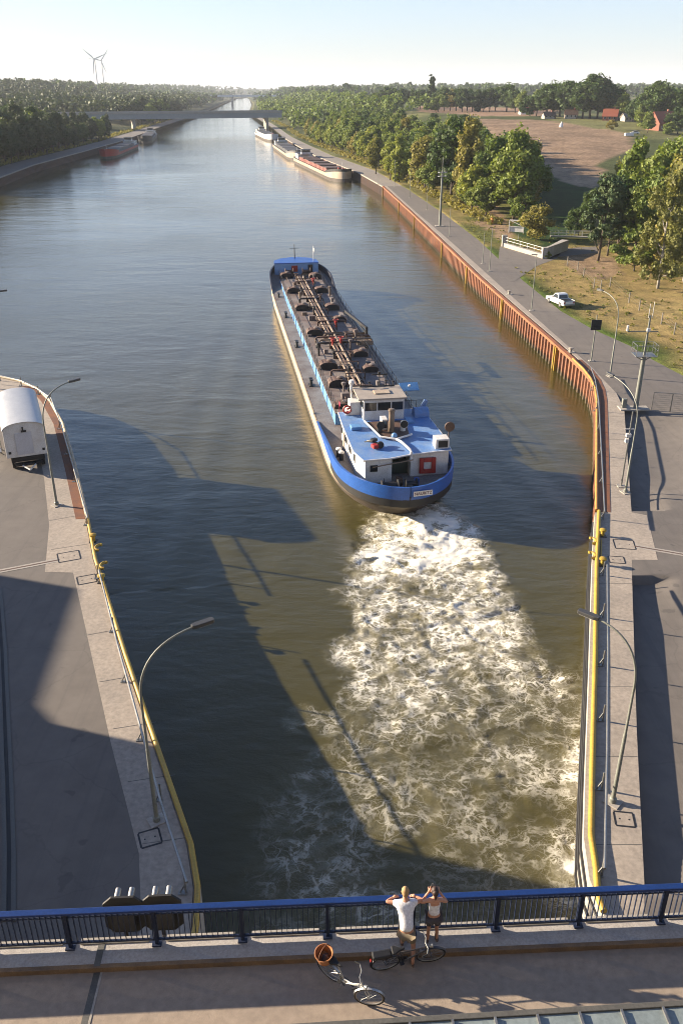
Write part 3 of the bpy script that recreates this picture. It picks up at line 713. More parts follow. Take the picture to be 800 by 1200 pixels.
# bulwarks
def bulwark(s0, s1, h, m, name, t=.1, skirt=0):
    mb = MB()
    for k in (-1, 1):
        ss = [s for s in np.concatenate([np.linspace(-3.2,-3.0,4), np.linspace(-2.8,0,8), np.linspace(.3, 86, 180), np.linspace(86.1, 89.4, 16)]) if s0 <= s <= s1]
        o = [(k*(halfw(s,1)+.06), s, sheer(s)-skirt*h(s)) for s in ss]; p = [(k*(halfw(s,1)+.10), s, sheer(s)+h(s)) for s in ss]
        q = [(k*(max(0,halfw(s,1)-t)), s+ (t if s < -2.9 else 0), sheer(s)+h(s)) for s in ss]; r = [(k*(max(0,halfw(s,1)-t)), s+ (t if s < -2.9 else 0), sheer(s)-.01) for s in ss]
        for a, b in ((o,p),(p,q),(q,r)):
            n = len(a); fs = [(i,i+1,n+i+1,n+i) for i in range(n-1)]; mb.add(a+b, fs if k > 0 else [f[::-1] for f in fs])
    return mb.build(name, m, ship, shade=True, fix=False)
bulwark(-3.2, 16, lambda s: .85*smooth(17, 6, s)+.02, M_shipblue, 'stern_bulwark', skirt=.25)
bulwark(72, 89.4, lambda s: .9*smooth(72, 79, s)+.02, mat('bow_dark', (.04,.045,.07), .5, var=.5), 'bow_bulwark')
# black band below the blue
mb = MB(); a, b = ring(1, lambda s: sheer(s)-.85, .03), ring(1, lambda s: sheer(s)-.2, .055); 
for k in (0,1):
    A = [p for p in a[k] if p[1] < 8]; B = b[k][:len(A)]; n = len(A); mb.add(A+B, [((i,i+1,n+i+1,n+i) if k else (n+i,n+i+1,i+1,i)) for i in range(n-1)])
mb.build('black_band', M_black, ship, shade=True, fix=False)
# raised trunk deck
mb = MB(); mb.bx(-3.35, 3.35, 14.6, 81.5, 2.2, 3.35, 0); mb.bx(-3.37,3.37,14.58,81.52,3.35,3.40,1); tr = mb.build('trunk_deck', [M_coaming, M_trunk], ship)
mb = MB()
for y in np.arange(17, 81, 3.2): mb.bx(-3.42,-3.35, y-.05,y+.05, 2.3,3.35)
mb.build('coaming_stiffener', M_coaming, tr)
mb = MB()
for x in (-3.25, 3.25):
    for y in np.arange(15, 81.4, 1.65): mb.beam((x,y,3.4),(x,y,4.35),.05,.05)
    for z in (3.85, 4.35): mb.beam((x,15,z),(x,81.2,z),.035,.035)
mb.build('trunk_railing', M_dark, ship)
mb = MB()
for y in np.arange(13, 74, 2.4): mb.beam((4.7,y,2.25),(4.7,y,3.3),.05,.05)
mb.beam((4.7,13,3.3),(4.7,73.8,3.3),.04,.04); mb.beam((4.7,13,2.85),(4.7,73.8,2.85),.03,.03); mb.build('side_railing', M_dark, ship)
# hatches with arched ends
def arch(w, h, n=8): return [(-w/2,0)] + [(-w/2*math.cos(math.pi*i/n), h*.45 + h*.55*math.sin(math.pi*i/n)) for i in range(n+1)] + [(w/2,0)]
def hatch(x, y, w=2.0, h=.85, d=1.5):
    mb = MB(); mb.extr([(x+a, 3.4+b) for a, b in arch(w, h)], y-d/2, y+d/2); o = mb.build('tank_hatch', M_brownsteel, ship)
    mb = MB(); mb.extr([(x+a*.9, 3.42+b*.92) for a, b in arch(w, h)], y-d/2-.03, y-d/2-.002); mb.build('hatch_end_plate', M_black, o)  # plain black sheet over the aft end face of the hatch
    mb = MB(); mb.lathe([(.32,0),(.32,.1),(.1,.16)], c=(x+w*.1,y,3.4+h), n=10); mb.build('hatch_lid', M_trunk, o)
for x, y in ((-2.2,80),(2.4,79),(-2.1,68.6),(2.0,68.2),(-2.0,57.2),(2.1,56.8),(-1.9,43.6),(2.2,50),(2.2,33.5),(2.3,27.4),(-1.9,22.9),(-2.1,29.2)): hatch(x, y, *( (1.7,.7,1.1) if x > 0 and y < 52 else (2.0,.85,1.4)))
hatch(-2.3, 16.4, 1.9, .5, 1.2)
# cargo pipes and their saddles
for x, z, r, m, y0, y1 in ((-.55,3.95,.13,M_pipe,24,78),(-.2,3.95,.13,M_brownsteel,20,78),(.25,4.05,.15,M_pipe,19,77),(.7,3.9,.11,M_brownsteel,18,70),(.95,3.7,.08,M_dark,19,60)):
    mb = MB(); pts = [(x,y0,3.5),(x,y0,z-.1),(x,y0+.15,z)] + [(x,y,z) for y in np.arange(y0+4,y1-2,6)] + [(x,y1,z),(x,y1+.2,z-.12),(x,y1+.2,3.45)]; mb.tube(pts, r, 8); mb.build('cargo_pipe', m, ship, shade=True)
for y in np.arange(20, 78, 4.2): mb = MB(); mb.bx(-.9,1.2,y-.07,y+.07,3.4,3.78); mb.bx(-.9,-.8,y-.07,y+.07,3.78,4.3); mb.bx(1.1,1.2,y-.07,y+.07,3.78,4.3); mb.bx(-.9,1.2,y-.06,y+.06,4.22,4.3); mb.build('pipe_saddle', M_brownsteel, ship)
for y, x0, x1, m in ((20.2,-1.2,2.6,M_dark),(37.0,-2.4,2.8,M_dark),(38.4,-1.9,4.4,M_pipe),(39.7,-2.2,4.4,M_brownsteel),(41,-1.0,4.3,M_pipe),(26,-2.2,1,M_brownsteel),(47.5,-1,2.6,M_brownsteel),(61,-2,1.4,M_dark),(73,-1.5,1.6,M_brownsteel)):
    mb = MB(); mb.tube([(x0,y,3.5),(x0,y,3.95),(x0+.2,y,4.1),(x1-.2,y,4.1),(x1,y,3.95),(x1,y,3.7)], .12, 8); mb.build('cross_pipe', m, ship, shade=True)
for x, y, m in ((-.6,36.3,M_red),(.4,36.5,M_red),(1.4,38.9,M_brownsteel),(2.6,40.2,M_brownsteel),(-1.2,31,M_dark),(.6,30.2,M_brownsteel),(-.4,25,M_dark),(1.0,45,M_red),(-.9,52.5,M_dark),(.9,60,M_brownsteel),(-1.3,64,M_dark),(1.2,71.5,M_red),(-1.0,75.5,M_brownsteel),(.2,74,M_dark)):
    mb = MB(); mb.lathe([(.1,0),(.1,.5),(.2,.55),(.2,.75),(.08,.8)], c=(x,y,3.9), n=10); o = mb.build('deck_valve', m, ship, shade=True)
    mb = MB(); mb.tube([(x+.34*math.cos(a), y+.34*math.sin(a), 4.85) for a in np.linspace(0, 6.283, 13)[:-1]], .035, 6, closed=True); mb.beam((x-.34,y,4.85),(x+.34,y,4.85),.04,.04); mb.beam((x,y,4.6),(x,y,4.85),.05,.05); mb.build('hand_wheel', m, o)
rr = random.Random(4)
for k in range(26):
    x = rr.choice((-1,1))*rr.uniform(1.3,3.0); y = rr.uniform(17, 79); m = rr.choice((M_brownsteel, M_dark, M_trunk, M_pipe)); mb = MB(); t = k % 3
    if t == 0: mb.lathe([(.12,0),(.12,rr.uniform(.6,1.3)),(.25,1.35),(.25,1.5),(.05,1.55)], c=(x,y,3.4), n=10); nm = 'tank_vent'
    elif t == 1: w = rr.uniform(.4,.9); mb.bx(x-w/2,x+w/2,y-.3,y+.3,3.4,3.4+rr.uniform(.3,.7)); nm = 'equipment_box'
    else: l = rr.uniform(.8,1.8); mb.tube([(x,y,3.5),(x,y,3.75),(x,y+l,3.75),(x,y+l,3.5)], .06, 6); nm = 'small_pipe'
    mb.build(nm, m, ship, shade=(t != 1))
# hose crane amidships, starboard, with its drip tray
mb = MB(); mb.bx(2.6,4.5,37.8,41.8,3.4,3.55); mb.bx(2.6,4.5,37.8,37.9,3.55,3.9); mb.bx(2.6,4.5,41.7,41.8,3.55,3.9); mb.bx(4.4,4.5,37.9,41.7,3.55,3.9); mb.build('drip_tray', M_pipe, ship)
mb = MB(); mb.lathe([(.28,0),(.25,1.0),(.18,2.0),(.18,2.6)], c=(4.15,40.5,2.3), n=12); mb.beam((4.15,40.5,4.8),(2.6,47.5,5.3),.25,.3); mb.beam((4.15,40.5,4.1),(3.4,44,5.0),.12,.12); cr = mb.build('hose_crane', M_dark, ship)
# walkway planks, port side bollards
for y in (70.5,58,42.5,27):
    o = None; mb = MB(); 
    for d in (-.3,.3): mb.lathe([(.16,0),(.14,.55),(.22,.6),(.22,.72)], c=(-4.25,y+d,2.26), n=10)
    mb.bx(-4.5,-4.0,y-.55,y+.55,2.24,2.3); mb.build('side_bollard', M_dark, ship, shade=True)
# forecastle
mb = MB(); mb.prism([(-3.9,82.2),(3.3,82.2),(3.2,84.6),(2.2,86.4),(0,87.6),(-2.4,86.4),(-3.7,84.6)], 3.2, 5.25, 0); mb.prism([(-4.0,82.1),(3.4,82.1),(3.3,84.7),(2.3,86.5),(0,87.8),(-2.5,86.5),(-3.8,84.7)], 5.252, 5.35, 1)
fc = mb.build('forecastle', [mat('forecastle_pale_blue', (.3,.5,.78), .5, var=.4), M_shipblue], ship)
mb = MB(); mb.bx(-1.1,-.1,82.12,82.19,3.9,4.9); mb.build('red_locker', M_red, fc)
mb = MB(); mb.bx(1.6,2.4,82.12,82.19,3.5,5.0); mb.build('door', M_win, fc)
mb = MB(); mb.lathe([(.09,0),(.06,2.3)], c=(-.2,86.2,5.35), n=8); mb.beam((-1,86.2,7),(.6,86.2,7),.05,.05); mb.build('bow_mast', M_dark, ship)
mb = MB(); mb.lathe([(.05,0),(.05,2.4)], c=(2.7,83.5,5.35), n=6); mb.box((2.7,83.1,7.2),(.05,.9,.5)); mb.build('pennant_staff', M_white, ship)
for x in (-1.6,1.2):
    mb = MB(); mb.lathe([(.2,-.7),(.55,-.68),(.55,-.6),(.25,-.58),(.25,.58),(.55,.6),(.55,.68),(.2,.7)], c=(x,80.9,4.2), n=14, axis='x'); mb.bx(x-.8,x+.8,80.6,81.3,3.4,3.9); mb.build('anchor_winch', M_brownsteel, ship, shade=True)
# ------------------------------------------------------------------ aft deckhouse
DZ = 2.3; RZ = 4.6; before = set(ship.children)
mb = MB()   # walls: port block, starboard block, inner block; a recess for the machinery opens aft
mb.prism([(-3.3,9.6),(4.0,9.6),(4.2,3),(4.1,-.2),(.9,-.4),(.9,1.9),(-.8,1.9),(-.8,-1.2),(-3.0,-1.35),(-3.45,.5),(-3.45,6)], DZ, RZ)
dh = mb.build('deckhouse', M_white, ship, bevel=.06)
mb = MB(); mb.prism([(-3.55,9.8),(4.2,9.8),(4.4,3),(4.25,-.3),(.9,-.75),(-1,-1.35),(-3.15,-1.5),(-3.65,.4),(-3.65,6)], RZ+.002, RZ+.12); rf = mb.build('deckhouse_roof', M_roofblue, dh)
mb = MB(); P_ = [(-3.57,9.82),(4.22,9.82),(4.42,3),(4.27,-.32),(.9,-.77),(-1,-1.37),(-3.17,-1.52),(-3.67,.4),(-3.67,6)]
mb.tube([(x,y,RZ+.06) for x,y in P_], .07, 6, closed=True); mb.build('roof_edge', M_white, dh)
for x, y, w, h, wallx in ((-3.46,8.2,1.0,.8,1),(-3.46,5.6,.8,.8,1),(-3.46,3.4,.8,.8,1),(-3.4,1.2,.7,.8,1)):
    mb = MB(); mb.bx(x-.05,x+.03,y-w/2-.08,y+w/2+.08,3.5-.08,3.5+h+.08); o = mb.build('window_frame', M_dark, dh); mb = MB(); mb.bx(x-.07,x-.052,y-w/2,y+w/2,3.5,3.5+h); mb.build('pane', M_win, o)
for x, w, z, h, y in ((-2.3,.6,3.6,.55,-1.31),):
    mb = MB(); mb.bx(x-w/2,x+w/2,y-.05,y+.0,z,z+h); mb.build('aft_window', M_win, dh)
mb = MB(); mb.bx(-3.52,-3.42,6.6,7.4,2.4,4.5); mb.build('side_door', M_beige, dh)
# red square life ring holder on the aft wall, white box with dark opening, round disc
mb = MB()
for a in range(4):
    mb.box((2.3+ (.5 if a==0 else -.5 if a==1 else 0), -.50, 3.5+(.5 if a==2 else -.5 if a==3 else 0)), ((.36 if a<2 else 1.36), .22, (1.36 if a<2 else .36)) if a<2 else (.64,.22,.36))
mb.build('square_life_float', M_red, ship, bevel=.05)
mb = MB(); mb.bx(1.98,2.62,-.42,-.36,3.18,3.82); mb.build('float_centre', M_white, ship)
mb = MB(); mb.bx(3.0,4.15,-.1,1.0,RZ+.12,RZ+.95); o = mb.build('vent_housing', M_white, ship, bevel=.04); mb = MB(); mb.bx(3.22,4.0,-.13,-.103,RZ+.25,RZ+.82); mb.build('vent_opening', M_black, o)
mb = MB(); mb.lathe([(.42,-.06),(.42,.06)], c=(4.45,1.2,RZ+1.5), n=16, axis='y'); mb.beam((4.4,1.2,RZ+.1),(4.4,1.2,RZ+1.4),.07,.07); mb.build('signal_disc', M_brownsteel, ship)
mb = MB(); mb.extr([(y,z) for y,z in [(7.4,RZ+.12)]+[(7.4+.65-.65*math.cos(a), RZ+.35+.5*math.sin(a)) for a in np.linspace(0,math.pi,9)]+[(8.7,RZ+.12)]], 3.0, 4.3, 'yz'); mb.build('rounded_locker', M_roofblue, ship, shade=True)
mb = MB(); mb.box((4.15,9.2,RZ+.6),(.25,.5,1.1),(0,.5,0)); mb.build('awning_bracket', M_roofblue, ship)
# funnel well with white pipe frame, cowls, stack
mb = MB(); mb.prism([(-1.5,6.5),(1.9,6.5),(1.5,3.0),(.2,2.2),(-.9,2.9)], RZ+.122, RZ+.3); well = mb.build('funnel_casing', M_brownsteel, ship)
mb = MB(); mb.tube([(-1.7,6.6,RZ+.35),(-1.0,2.7,RZ+.35),(.2,2.0,RZ+.35),(1.7,2.9,RZ+.35)], .09, 8); mb.tube([(.2,2.0,RZ+.35),(.5,1.4,RZ+.32),(.85,-.3,RZ+.3),(.85,-.75,RZ+.25),(.8,-.85,RZ-.5)], .11, 8); mb.build('white_pipe', M_white, ship, shade=True)
mb = MB(); mb.lathe([(.26,0),(.24,1.75),(.3,1.8),(.3,1.95),(.2,2.0)], c=(.15,4.0,RZ+.3), n=14); mb.build('funnel', M_pipe, ship, shade=True)
mb = MB(); mb.bx(-.6,-.1,4.3,5.3,RZ+.3,RZ+1.25); o = mb.build('engine_skylight', M_white, ship, bevel=.03); mb = MB(); mb.bx(-.55,-.15,4.27,4.298,RZ+.5,RZ+1.1); mb.build('skylight_pane', M_win, o)
for x in (-.85,1.15):
    mb = MB(); mb.tube([(x,4.0,RZ+.3),(x,4.0,RZ+.8),(x,3.85,RZ+1.0),(x,3.5,RZ+1.05)], [.22,.22,.28,.36], 12); o = mb.build('cowl_vent', M_white if x > 0 else M_dark, ship, shade=True)
    mb = MB(); mb.lathe([(.33,-.02),(.33,.0)], c=(x,3.47,RZ+1.05), n=12, axis='y'); mb.build('cowl_mouth', M_black, o)
mb = MB(); mb.lathe([(.25,0),(.25,.15),(.15,.3),(.03,.33)], c=(.15,2.7,RZ+.3), n=12); mb.build('blue_cap', M_coaming, ship, shade=True)
# small motorised hoist lying on the roof, red and dark
mb = MB(); mb.tube([(-2.3,1.7,RZ+.45),(-1.9,1.2,RZ+.55),(-1.4,1.0,RZ+.4)], .1, 6); mb.beam((-2.5,1.9,RZ+.3),(-2.0,1.0,RZ+.7),.08,.08); mb.lathe([(.3,-.08),(.3,.08)], c=(-1.4,.75,RZ+.42), n=12, axis='y'); mb.box((-1.8,1.5,RZ+.6),(.5,.35,.2),(0,0,.5)); o = mb.build('roof_hoist', M_dark, ship)
mb = MB(); mb.box((-1.85,.75,RZ+.35),(.45,.5,.3),(0,0,.3)); mb.build('red_motor', M_red, o)
mb = MB(); mb.bx(-3.1,-2.2,5.0,5.9,RZ+.12,RZ+.42); mb.build('roof_locker', M_coaming, ship, bevel=.05)
mb = MB(); mb.bx(2.0,2.6,6.0,7.2,RZ+.12,RZ+.3); mb.build('roof_hatch', M_coaming, ship, bevel=.03)
# wheelhouse
WX0, WX1, WY0, WY1 = -1.65, 1.95, 7.3, 10.4
mb = MB(); mb.bx(WX0,WX1,WY0,WY1,RZ+.122,RZ+1.0); mb.bx(WX0,WX1,WY0,WY1,RZ+1.75,RZ+2.02)
for x in (WX0,WX1-.09,-.5,.75):
    for y in (WY0,WY1-.09): mb.bx(x,x+.09,y,y+.09,RZ+1.0,RZ+1.75)
wh = mb.build('wheelhouse', M_white, ship)
mb = MB(); mb.bx(WX0+.03,WX1-.03,WY0+.03,WY1-.03,RZ+1.002,RZ+1.748); mb.build('wheelhouse_window', M_win, wh)
mb = MB(); mb.bx(WX0-.5,WX1+.25,WY0-.15,WY1+.35,RZ+2.022,RZ+2.16); wr = mb.build('wheelhouse_roof', M_beige, wh, bevel=.03)
mb = MB(); mb.bx(-.5,.9,8.3,9.3,RZ+2.162,RZ+2.26); mb.build('roof_panel', M_cream, wh, bevel=.02)
mb = MB()
for x, h in ((-1.4,.7),(-.6,.5),(.3,1.4),(.9,.6),(1.6,.5)): mb.lathe([(.05,0),(.05,h*.8),(.14,h*.82),(.14,h)], c=(x,WY1+.1,RZ+2.16), n=8)
mb.beam((-.4,WY1+.1,RZ+3.3),(1.0,WY1+.1,RZ+3.3),.1,.12); mb.bx(-1.5,1.7,WY1+.06,WY1+.14,RZ+2.165,RZ+2.25); mb.build('radar_mast', M_dark, wh)
mb = MB(); mb.box((3.15,10.8,RZ+1.9),(1.7,1.0,.08),(.5,0,0)); o = mb.build('blue_passing_board', M_coaming, ship); mb = MB(); mb.beam((2.1,10.5,RZ+1.5),(3.1,10.8,RZ+1.8),.08,.08); mb.build('board_arm', M_white, o); mb = MB(); mb.lathe([(.12,0),(.1,.15)], c=(3.15,10.7,RZ+1.98), n=8); mb.build('board_lamp', M_white, o)
# bridge wing to port with ladder, life ring and searchlight
mb = MB(); mb.bx(-3.0,-1.67,8.9,10.2,RZ+.122,RZ+.55); mb.bx(-2.6,-1.67,8.9,10.2,RZ+.55,RZ+1.3); mb.tube([(-2.2,10.2,RZ+1.3),(-2.3,10.3,RZ+2.1),(-2.25,10.4,RZ+2.6)], .12, 8); mb.lathe([(.22,0),(.26,.2),(.2,.4)], c=(-2.25,10.45,RZ+2.5), n=10); mb.build('bridge_wing', M_white, ship)
mb = MB(); mb.tube([(-2.9+.0, 8.78+.0*a, RZ+.75) for a in (0,)] + [(-2.9+.34*math.cos(a), 8.75, RZ+.72+.34*math.sin(a)) for a in np.linspace(.5,6.2,14)], .09, 8); mb.build('life_ring', M_red, ship, shade=True)
mb = MB(); mb.beam((-3.5,9.5,RZ),(-3.5,9.5,RZ+1.3),.04,.04); mb.box((-3.5,9.3,RZ+1.1),(.03,.5,.35)); mb.build('pink_flag', mat('flag_red', (.6,.04,.12), .7), ship)
# roof rail on the starboard side and fore
mb = MB()
for y in np.arange(.5, 10, 1.9): mb.beam((4.2,y,RZ+.1),(4.2,y,RZ+.5),.03,.03)
for x in np.arange(2.2,4.3,.7): mb.beam((x,9.6,RZ+.1),(x,9.6,RZ+1.0),.04,.04)
mb.beam((2.2,9.6,RZ+1.0),(4.2,9.6,RZ+1.0),.04,.04); mb.build('roof_rail', M_dark, ship)
# machinery in the aft recess and on the aft deck
rr = random.Random(8)
mb = MB(); mb.bx(-.75,.85,.4,1.85,DZ,3.6); mb.build('machinery_housing', mat('machine_green', (.03,.06,.05), .5, var=.5), ship)
for o_k in ship.children:
    if o_k not in before: o_k.location.y = 1.35
mb = MB(); mb.lathe([(.2,-.7),(.5,-.68),(.5,-.6),(.3,-.58),(.3,.58),(.5,.6),(.5,.68),(.2,.7)], c=(-1.3,-1.75,3.1), n=14, axis='x'); mb.bx(-2.1,-.5,-2.0,-1.5,2.45,2.8); mb.build('stern_winch', M_dark, ship, shade=True)
mb = MB(); mb.lathe([(.15,-.5),(.4,-.48),(.4,-.4),(.2,-.38),(.2,.38),(.4,.4),(.4,.48),(.15,.5)], c=(.5,-1.3,3.0), n=14, axis='x'); mb.bx(0,1.0,-1.5,-1.1,2.4,2.75); mb.build('stern_winch', M_dark, ship, shade=True)
for k in range(9):
    x = rr.uniform(-2.2,1.2); y = rr.uniform(-1.9,.3); mb = MB(); w = rr.uniform(.2,.5)
    if k % 2: mb.bx(x,x+w,y,y+w,DZ,DZ+rr.uniform(.4,1.1))
    else: mb.lathe([(w*.5,0),(w*.5,.5),(w*.25,.7)], c=(x,y,DZ+.1), n=8)
    mb.build('deck_machine', rr.choice((M_dark, M_brownsteel, M_shipblue, M_pipe)), ship)
mb = MB(); mb.tube([(-.4,-2.3,2.75),(.4,-2.45,2.7),(1.2,-2.3,2.75),(1.4,-1.9,2.7),(.5,-2.0,2.78),(-.3,-2.05,2.72)], .12, 6); mb.build('coiled_rope', M_pipe, ship)
mb = MB(); mb.beam((-2.4,-.25,4.1),(.9,.1,4.4),.07,.07); mb.build('boat_hook', M_pipe, ship)
for x, y in ((-1.35,-2.35),(2.9,-1.35),(-4.2,6.4),(-4.1,5.6),(4.3,6)):
    mb = MB(); mb.lathe([(.2,0),(.18,.65)], c=(x,y,DZ+.1), n=12); o = mb.build('stern_bollard', M_dark, ship, shade=True); mb = MB(); mb.lathe([(.25,0),(.25,.12),(.2,.16)], c=(x,y,DZ+.75), n=12); mb.build('bollard_cap', M_white, o, shade=True)
# name on the stern: dark letters on a white plate
def text_mesh(body, size, m, parent, loc, rot, name='lettering', ext=.008):
    cu = bpy.data.curves.new('lettering', 'FONT'); cu.body = body; cu.size = size; cu.extrude = ext; cu.align_x = 'CENTER'; cu.align_y = 'CENTER'; cu.offset = .004
    t = bpy.data.objects.new('tmp_text', cu); COL.objects.link(t); dg = bpy.context.evaluated_depsgraph_get(); me = bpy.data.meshes.new_from_object(t.evaluated_get(dg))
    bpy.data.objects.remove(t); me.materials.clear(); me.materials.append(m); o = bpy.data.objects.new(name, me); COL.objects.link(o); o.parent = parent; o.location = loc; o.rotation_euler = rot; return o
mb = MB(); mb.box((1.0,-3.21,2.98),(1.55,.05,.40),(R(-4),0,R(7))); pl = mb.build('name_plate', M_white, ship)
text_mesh('NAURITZ', .34, M_red if False else mat('letter_dark_red', (.12,.03,.06), .6), pl, (1.0,-3.245,2.98), (R(86),0,R(7)))
mb = MB(); mb.box((-3.62,-.5,2.95),(.3,.04,.3),(0,0,R(-52))); mb.build('white_mark', M_white, ship)

# ------------------------------------------------------------------ barges
def barge(name, bow, stern, W, hull, deck, cargo, house, label, bowm, wind=True, covers=None):
    bow, stern = Vector((*bow,0)), Vector((*stern,0)); d = bow - stern; L = d.length; root = thing(name, label, 'barge', stern, math.atan2(-d.x, d.y))
    def hw(s): 
        fb = min(1,(L-s)/12.0); b = (1-(1-fb)**2.2)**.6 if fb < 1 else 1; sb = min(1,(s+.01)/5); c = .45+.55*(1-(1-sb)**2)**.5 if sb < 1 else 1
        return W/2*min(b,c)
    ss = [0,.5,1.5,3,5,10,L*.3,L*.5,L*.7,L-14,L-11,L-8,L-5,L-3,L-1.5,L-.6,L-.15,L]
    sh = lambda s: 2.4+1.3*smooth(L-16,L,s)+.5*smooth(8,0,s)
    mb = MB(); 
    for z0, z1, f0, f1, mi in ((-.6,1.2,.9,.97,0),(1.2,None,.97,1,1)):
        for k in (-1,1):
            a = [(k*hw(s)*f0, s, z0) for s in ss]; b = [(k*hw(s)*f1, s, z1 if z1 else sh(s)) for s in ss]; n=len(a)
            mb.add(a+b, [(i,i+1,n+i+1,n+i) for i in range(n-1)] if k>0 else [(n+i,n+i+1,i+1,i) for i in range(n-1)], mi)
    mb.add([(-hw(0)*.9,0,-.6),(hw(0)*.9,0,-.6),(hw(0),0,sh(0)),(-hw(0),0,sh(0))],[(0,1,2,3)],1)
    mb.build('hull', [M_hulldk, hull], root, shade=True, fix=False)
    mb = MB(); a = [(-hw(s),s,sh(s)-.05) for s in ss]; b=[(hw(s),s,sh(s)-.05) for s in ss]; n=len(a); mb.add(a+b,[(i,n+i,n+i+1,i+1) for i in range(n-1)]); mb.build('deck', deck, root, fix=False)
    mb = MB()
    for k in (-1,1):
        s2 = [s for s in ss if s >= L-14]; a=[(k*(hw(s)+.03),s,sh(s)) for s in s2]; b=[(k*(hw(s)+.1),s,sh(s)+.9) for s in s2]; c=[(k*max(0,hw(s)-.12),s,sh(s)) for s in s2]; n=len(a)
        for p, q in ((a,b),(b,c)): mb.add(p+q,[(i,i+1,n+i+1,n+i) for i in range(n-1)])
    mb.build('bow_bulwark', bowm, root)
    h0, h1, hx = 15, L-16, W/2-.9
    mb = MB(); mb.bx(-hx,-hx+.3,h0,h1,2.3,3.5); mb.bx(hx-.3,hx,h0,h1,2.3,3.5); mb.bx(-hx+.3,hx-.3,h0,h0+.3,2.3,3.5); mb.bx(-hx+.3,hx-.3,h1-.3,h1,2.3,3.5)
    y = h0+4
    while y < h1-2: mb.bx(-hx-.12,-hx,y,y+.3,2.3,3.45); mb.bx(hx,hx+.12,y,y+.3,2.3,3.45); y += 3
    co = mb.build('hold_coaming', cargo, root)
    mb = MB(); y = h0+.4; k = 0
    while y < h1-4.5:
        if covers is None or (k % 3 != 2): mb.prism([(-hx+.31,y),(hx-.31,y),(hx-.31,y+4.3),(-hx+.31,y+4.3)], 3.0, 3.62+.12*(k%2))
        y += 4.5; k += 1
    mb.build('hatch_cover', covers or M_dark, root)
    mb = MB(); mb.bx(-hx+.3,hx-.3,h0+.3,h1-.3,2.36,2.5); mb.build('hold_floor', M_brownsteel, root)
    mb = MB(); mb.bx(-W/2+1.2,W/2-1.2,1.6,9.6,2.3,4.5); hs = mb.build('deckhouse', house, root, bevel=.05)
    mb = MB(); mb.bx(-W/2+1.0,W/2-1.0,1.4,9.8,4.502,4.6); mb.build('deckhouse_roof', deck, hs)
    mb = MB(); mb.bx(-2.0,2.0,8.6,11.8,4.3,5.2); mb.bx(-2.0,2.0,8.6,11.8,6.0,6.2)
    for x in (-2,1.9):
        for y in (8.6,11.7): mb.bx(x,x+.1,y,y+.1,5.2,6.0)
    wh = mb.build('wheelhouse', M_white, root); mb = MB(); mb.bx(-1.95,1.95,8.65,11.75,5.202,5.998); mb.build('window', M_win, wh); mb = MB(); mb.bx(-2.3,2.3,8.3,12.1,6.202,6.35); mb.build('roof', M_dark, wh)
    mb = MB()
    for k in (-1,1):
        for y in (3,5,7): mb.bx(k*(W/2-1.2)-.03,k*(W/2-1.2)+.03,y-.4,y+.4,3.3,4.0)
    mb.build('side_window', M_win, hs)
    mb = MB(); mb.lathe([(.09,0),(.05,3.2)], c=(0,L-5,3.3), n=6); mb.beam((-.7,L-5,5.6),(.7,L-5,5.6),.05,.05); mb.build('bow_mast', M_white, root)
    mb = MB(); mb.lathe([(.3,-.9),(.6,-.85),(.6,-.7),(.3,-.65),(.3,.65),(.6,.7),(.6,.85),(.3,.9)], c=(0,L-8,4.1), n=12, axis='x'); mb.bx(-1.2,1.2,L-8.5,L-7.5,3.0,3.7); mb.build('anchor_winch', M_red if wind else M_dark, root)
    mb = MB(); mb.bx(-W/2-.12,-W/2,2,4,1.6,2.2); mb.build('fender', M_black, root)
    return root
M_grey = mat('barge_grey', (.2,.2,.2), .6, var=.5); M_oxred = mat('oxide_red', (.3,.08,.06), .7, var=.6, col2=(.4,.2,.15)); M_tarp = mat('tarp_grey', (.13,.13,.14), .7, var=.4)
barge('cargo_barge', (1.2,336), (-18.5,431), 9.2, M_cream, M_dark, M_oxred, M_white, 'moored cargo barge with black bow and reddish open hold, nearest on the right bank', M_black, True, M_brownsteel)
barge('cargo_barge', (-20.5,441), (-35.5,536), 9.2, M_cream, M_dark, M_grey, M_white, 'moored barge with grey flat hatch covers, second in the row on the right bank', M_grey, False, M_tarp)
barge('cargo_barge', (-44.5,608), (-60.0,690), 9.0, M_white, M_grey, M_white, M_white, 'pale moored vessel with red winch just before the bridge on the right bank', M_white, True, M_grey)
barge('cargo_barge', (-115.5,452), (-121.5,538), 9.0, M_red, M_grey, M_grey, M_white, 'barge with bright red bow moored on the left bank', M_red, False, M_tarp)
barge('cargo_barge', (-124,585), (-136,668), 9.0, M_dark, M_grey, M_grey, M_white, 'dark hulled barge with white wheelhouse behind the red bowed one', M_dark, False, M_tarp)
# ------------------------------------------------------------------ road bridge in the foreground
BX, BY, BZ, BR = 0.0, 13.68, 13.0, R(2.8)
def B(x, y, z=0):
    c, s = math.cos(BR), math.sin(BR); return (BX + x*c - y*s, BY + x*s + y*c, BZ + z)
br = thing('road_bridge', 'concrete road bridge deck with rusty kerb edge across the foreground', 'bridge', (BX, BY, BZ), BR)
mb = MB(); mb.bx(-33,45,-7.5,.16,-1.3,-.152); mb.build('deck_slab', M_kerb, br)
mb = MB(); mb.bx(-33,45,-7.3,-.56,-.15,-.144); mb.build('roadway', M_deck, br)
mb = MB(); mb.bx(-33,45,-.53,.16,-.15,0.0)
mb.build('kerb', M_kerb, br)
mb = MB(); mb.bx(-33,45,-.575,-.532,-.15,.006); mb.bx(-33,45,-.532,-.47,.002,.007); mb.build('kerb_edge_plate', M_rustedge, br)
k = -2.35
mb = MB()
while k < 40: 
    mb.bx(k+.18-2.0+.05, k-.18+.0, .045, .20, .002, .03); k += 2.0
k = -2.35-2
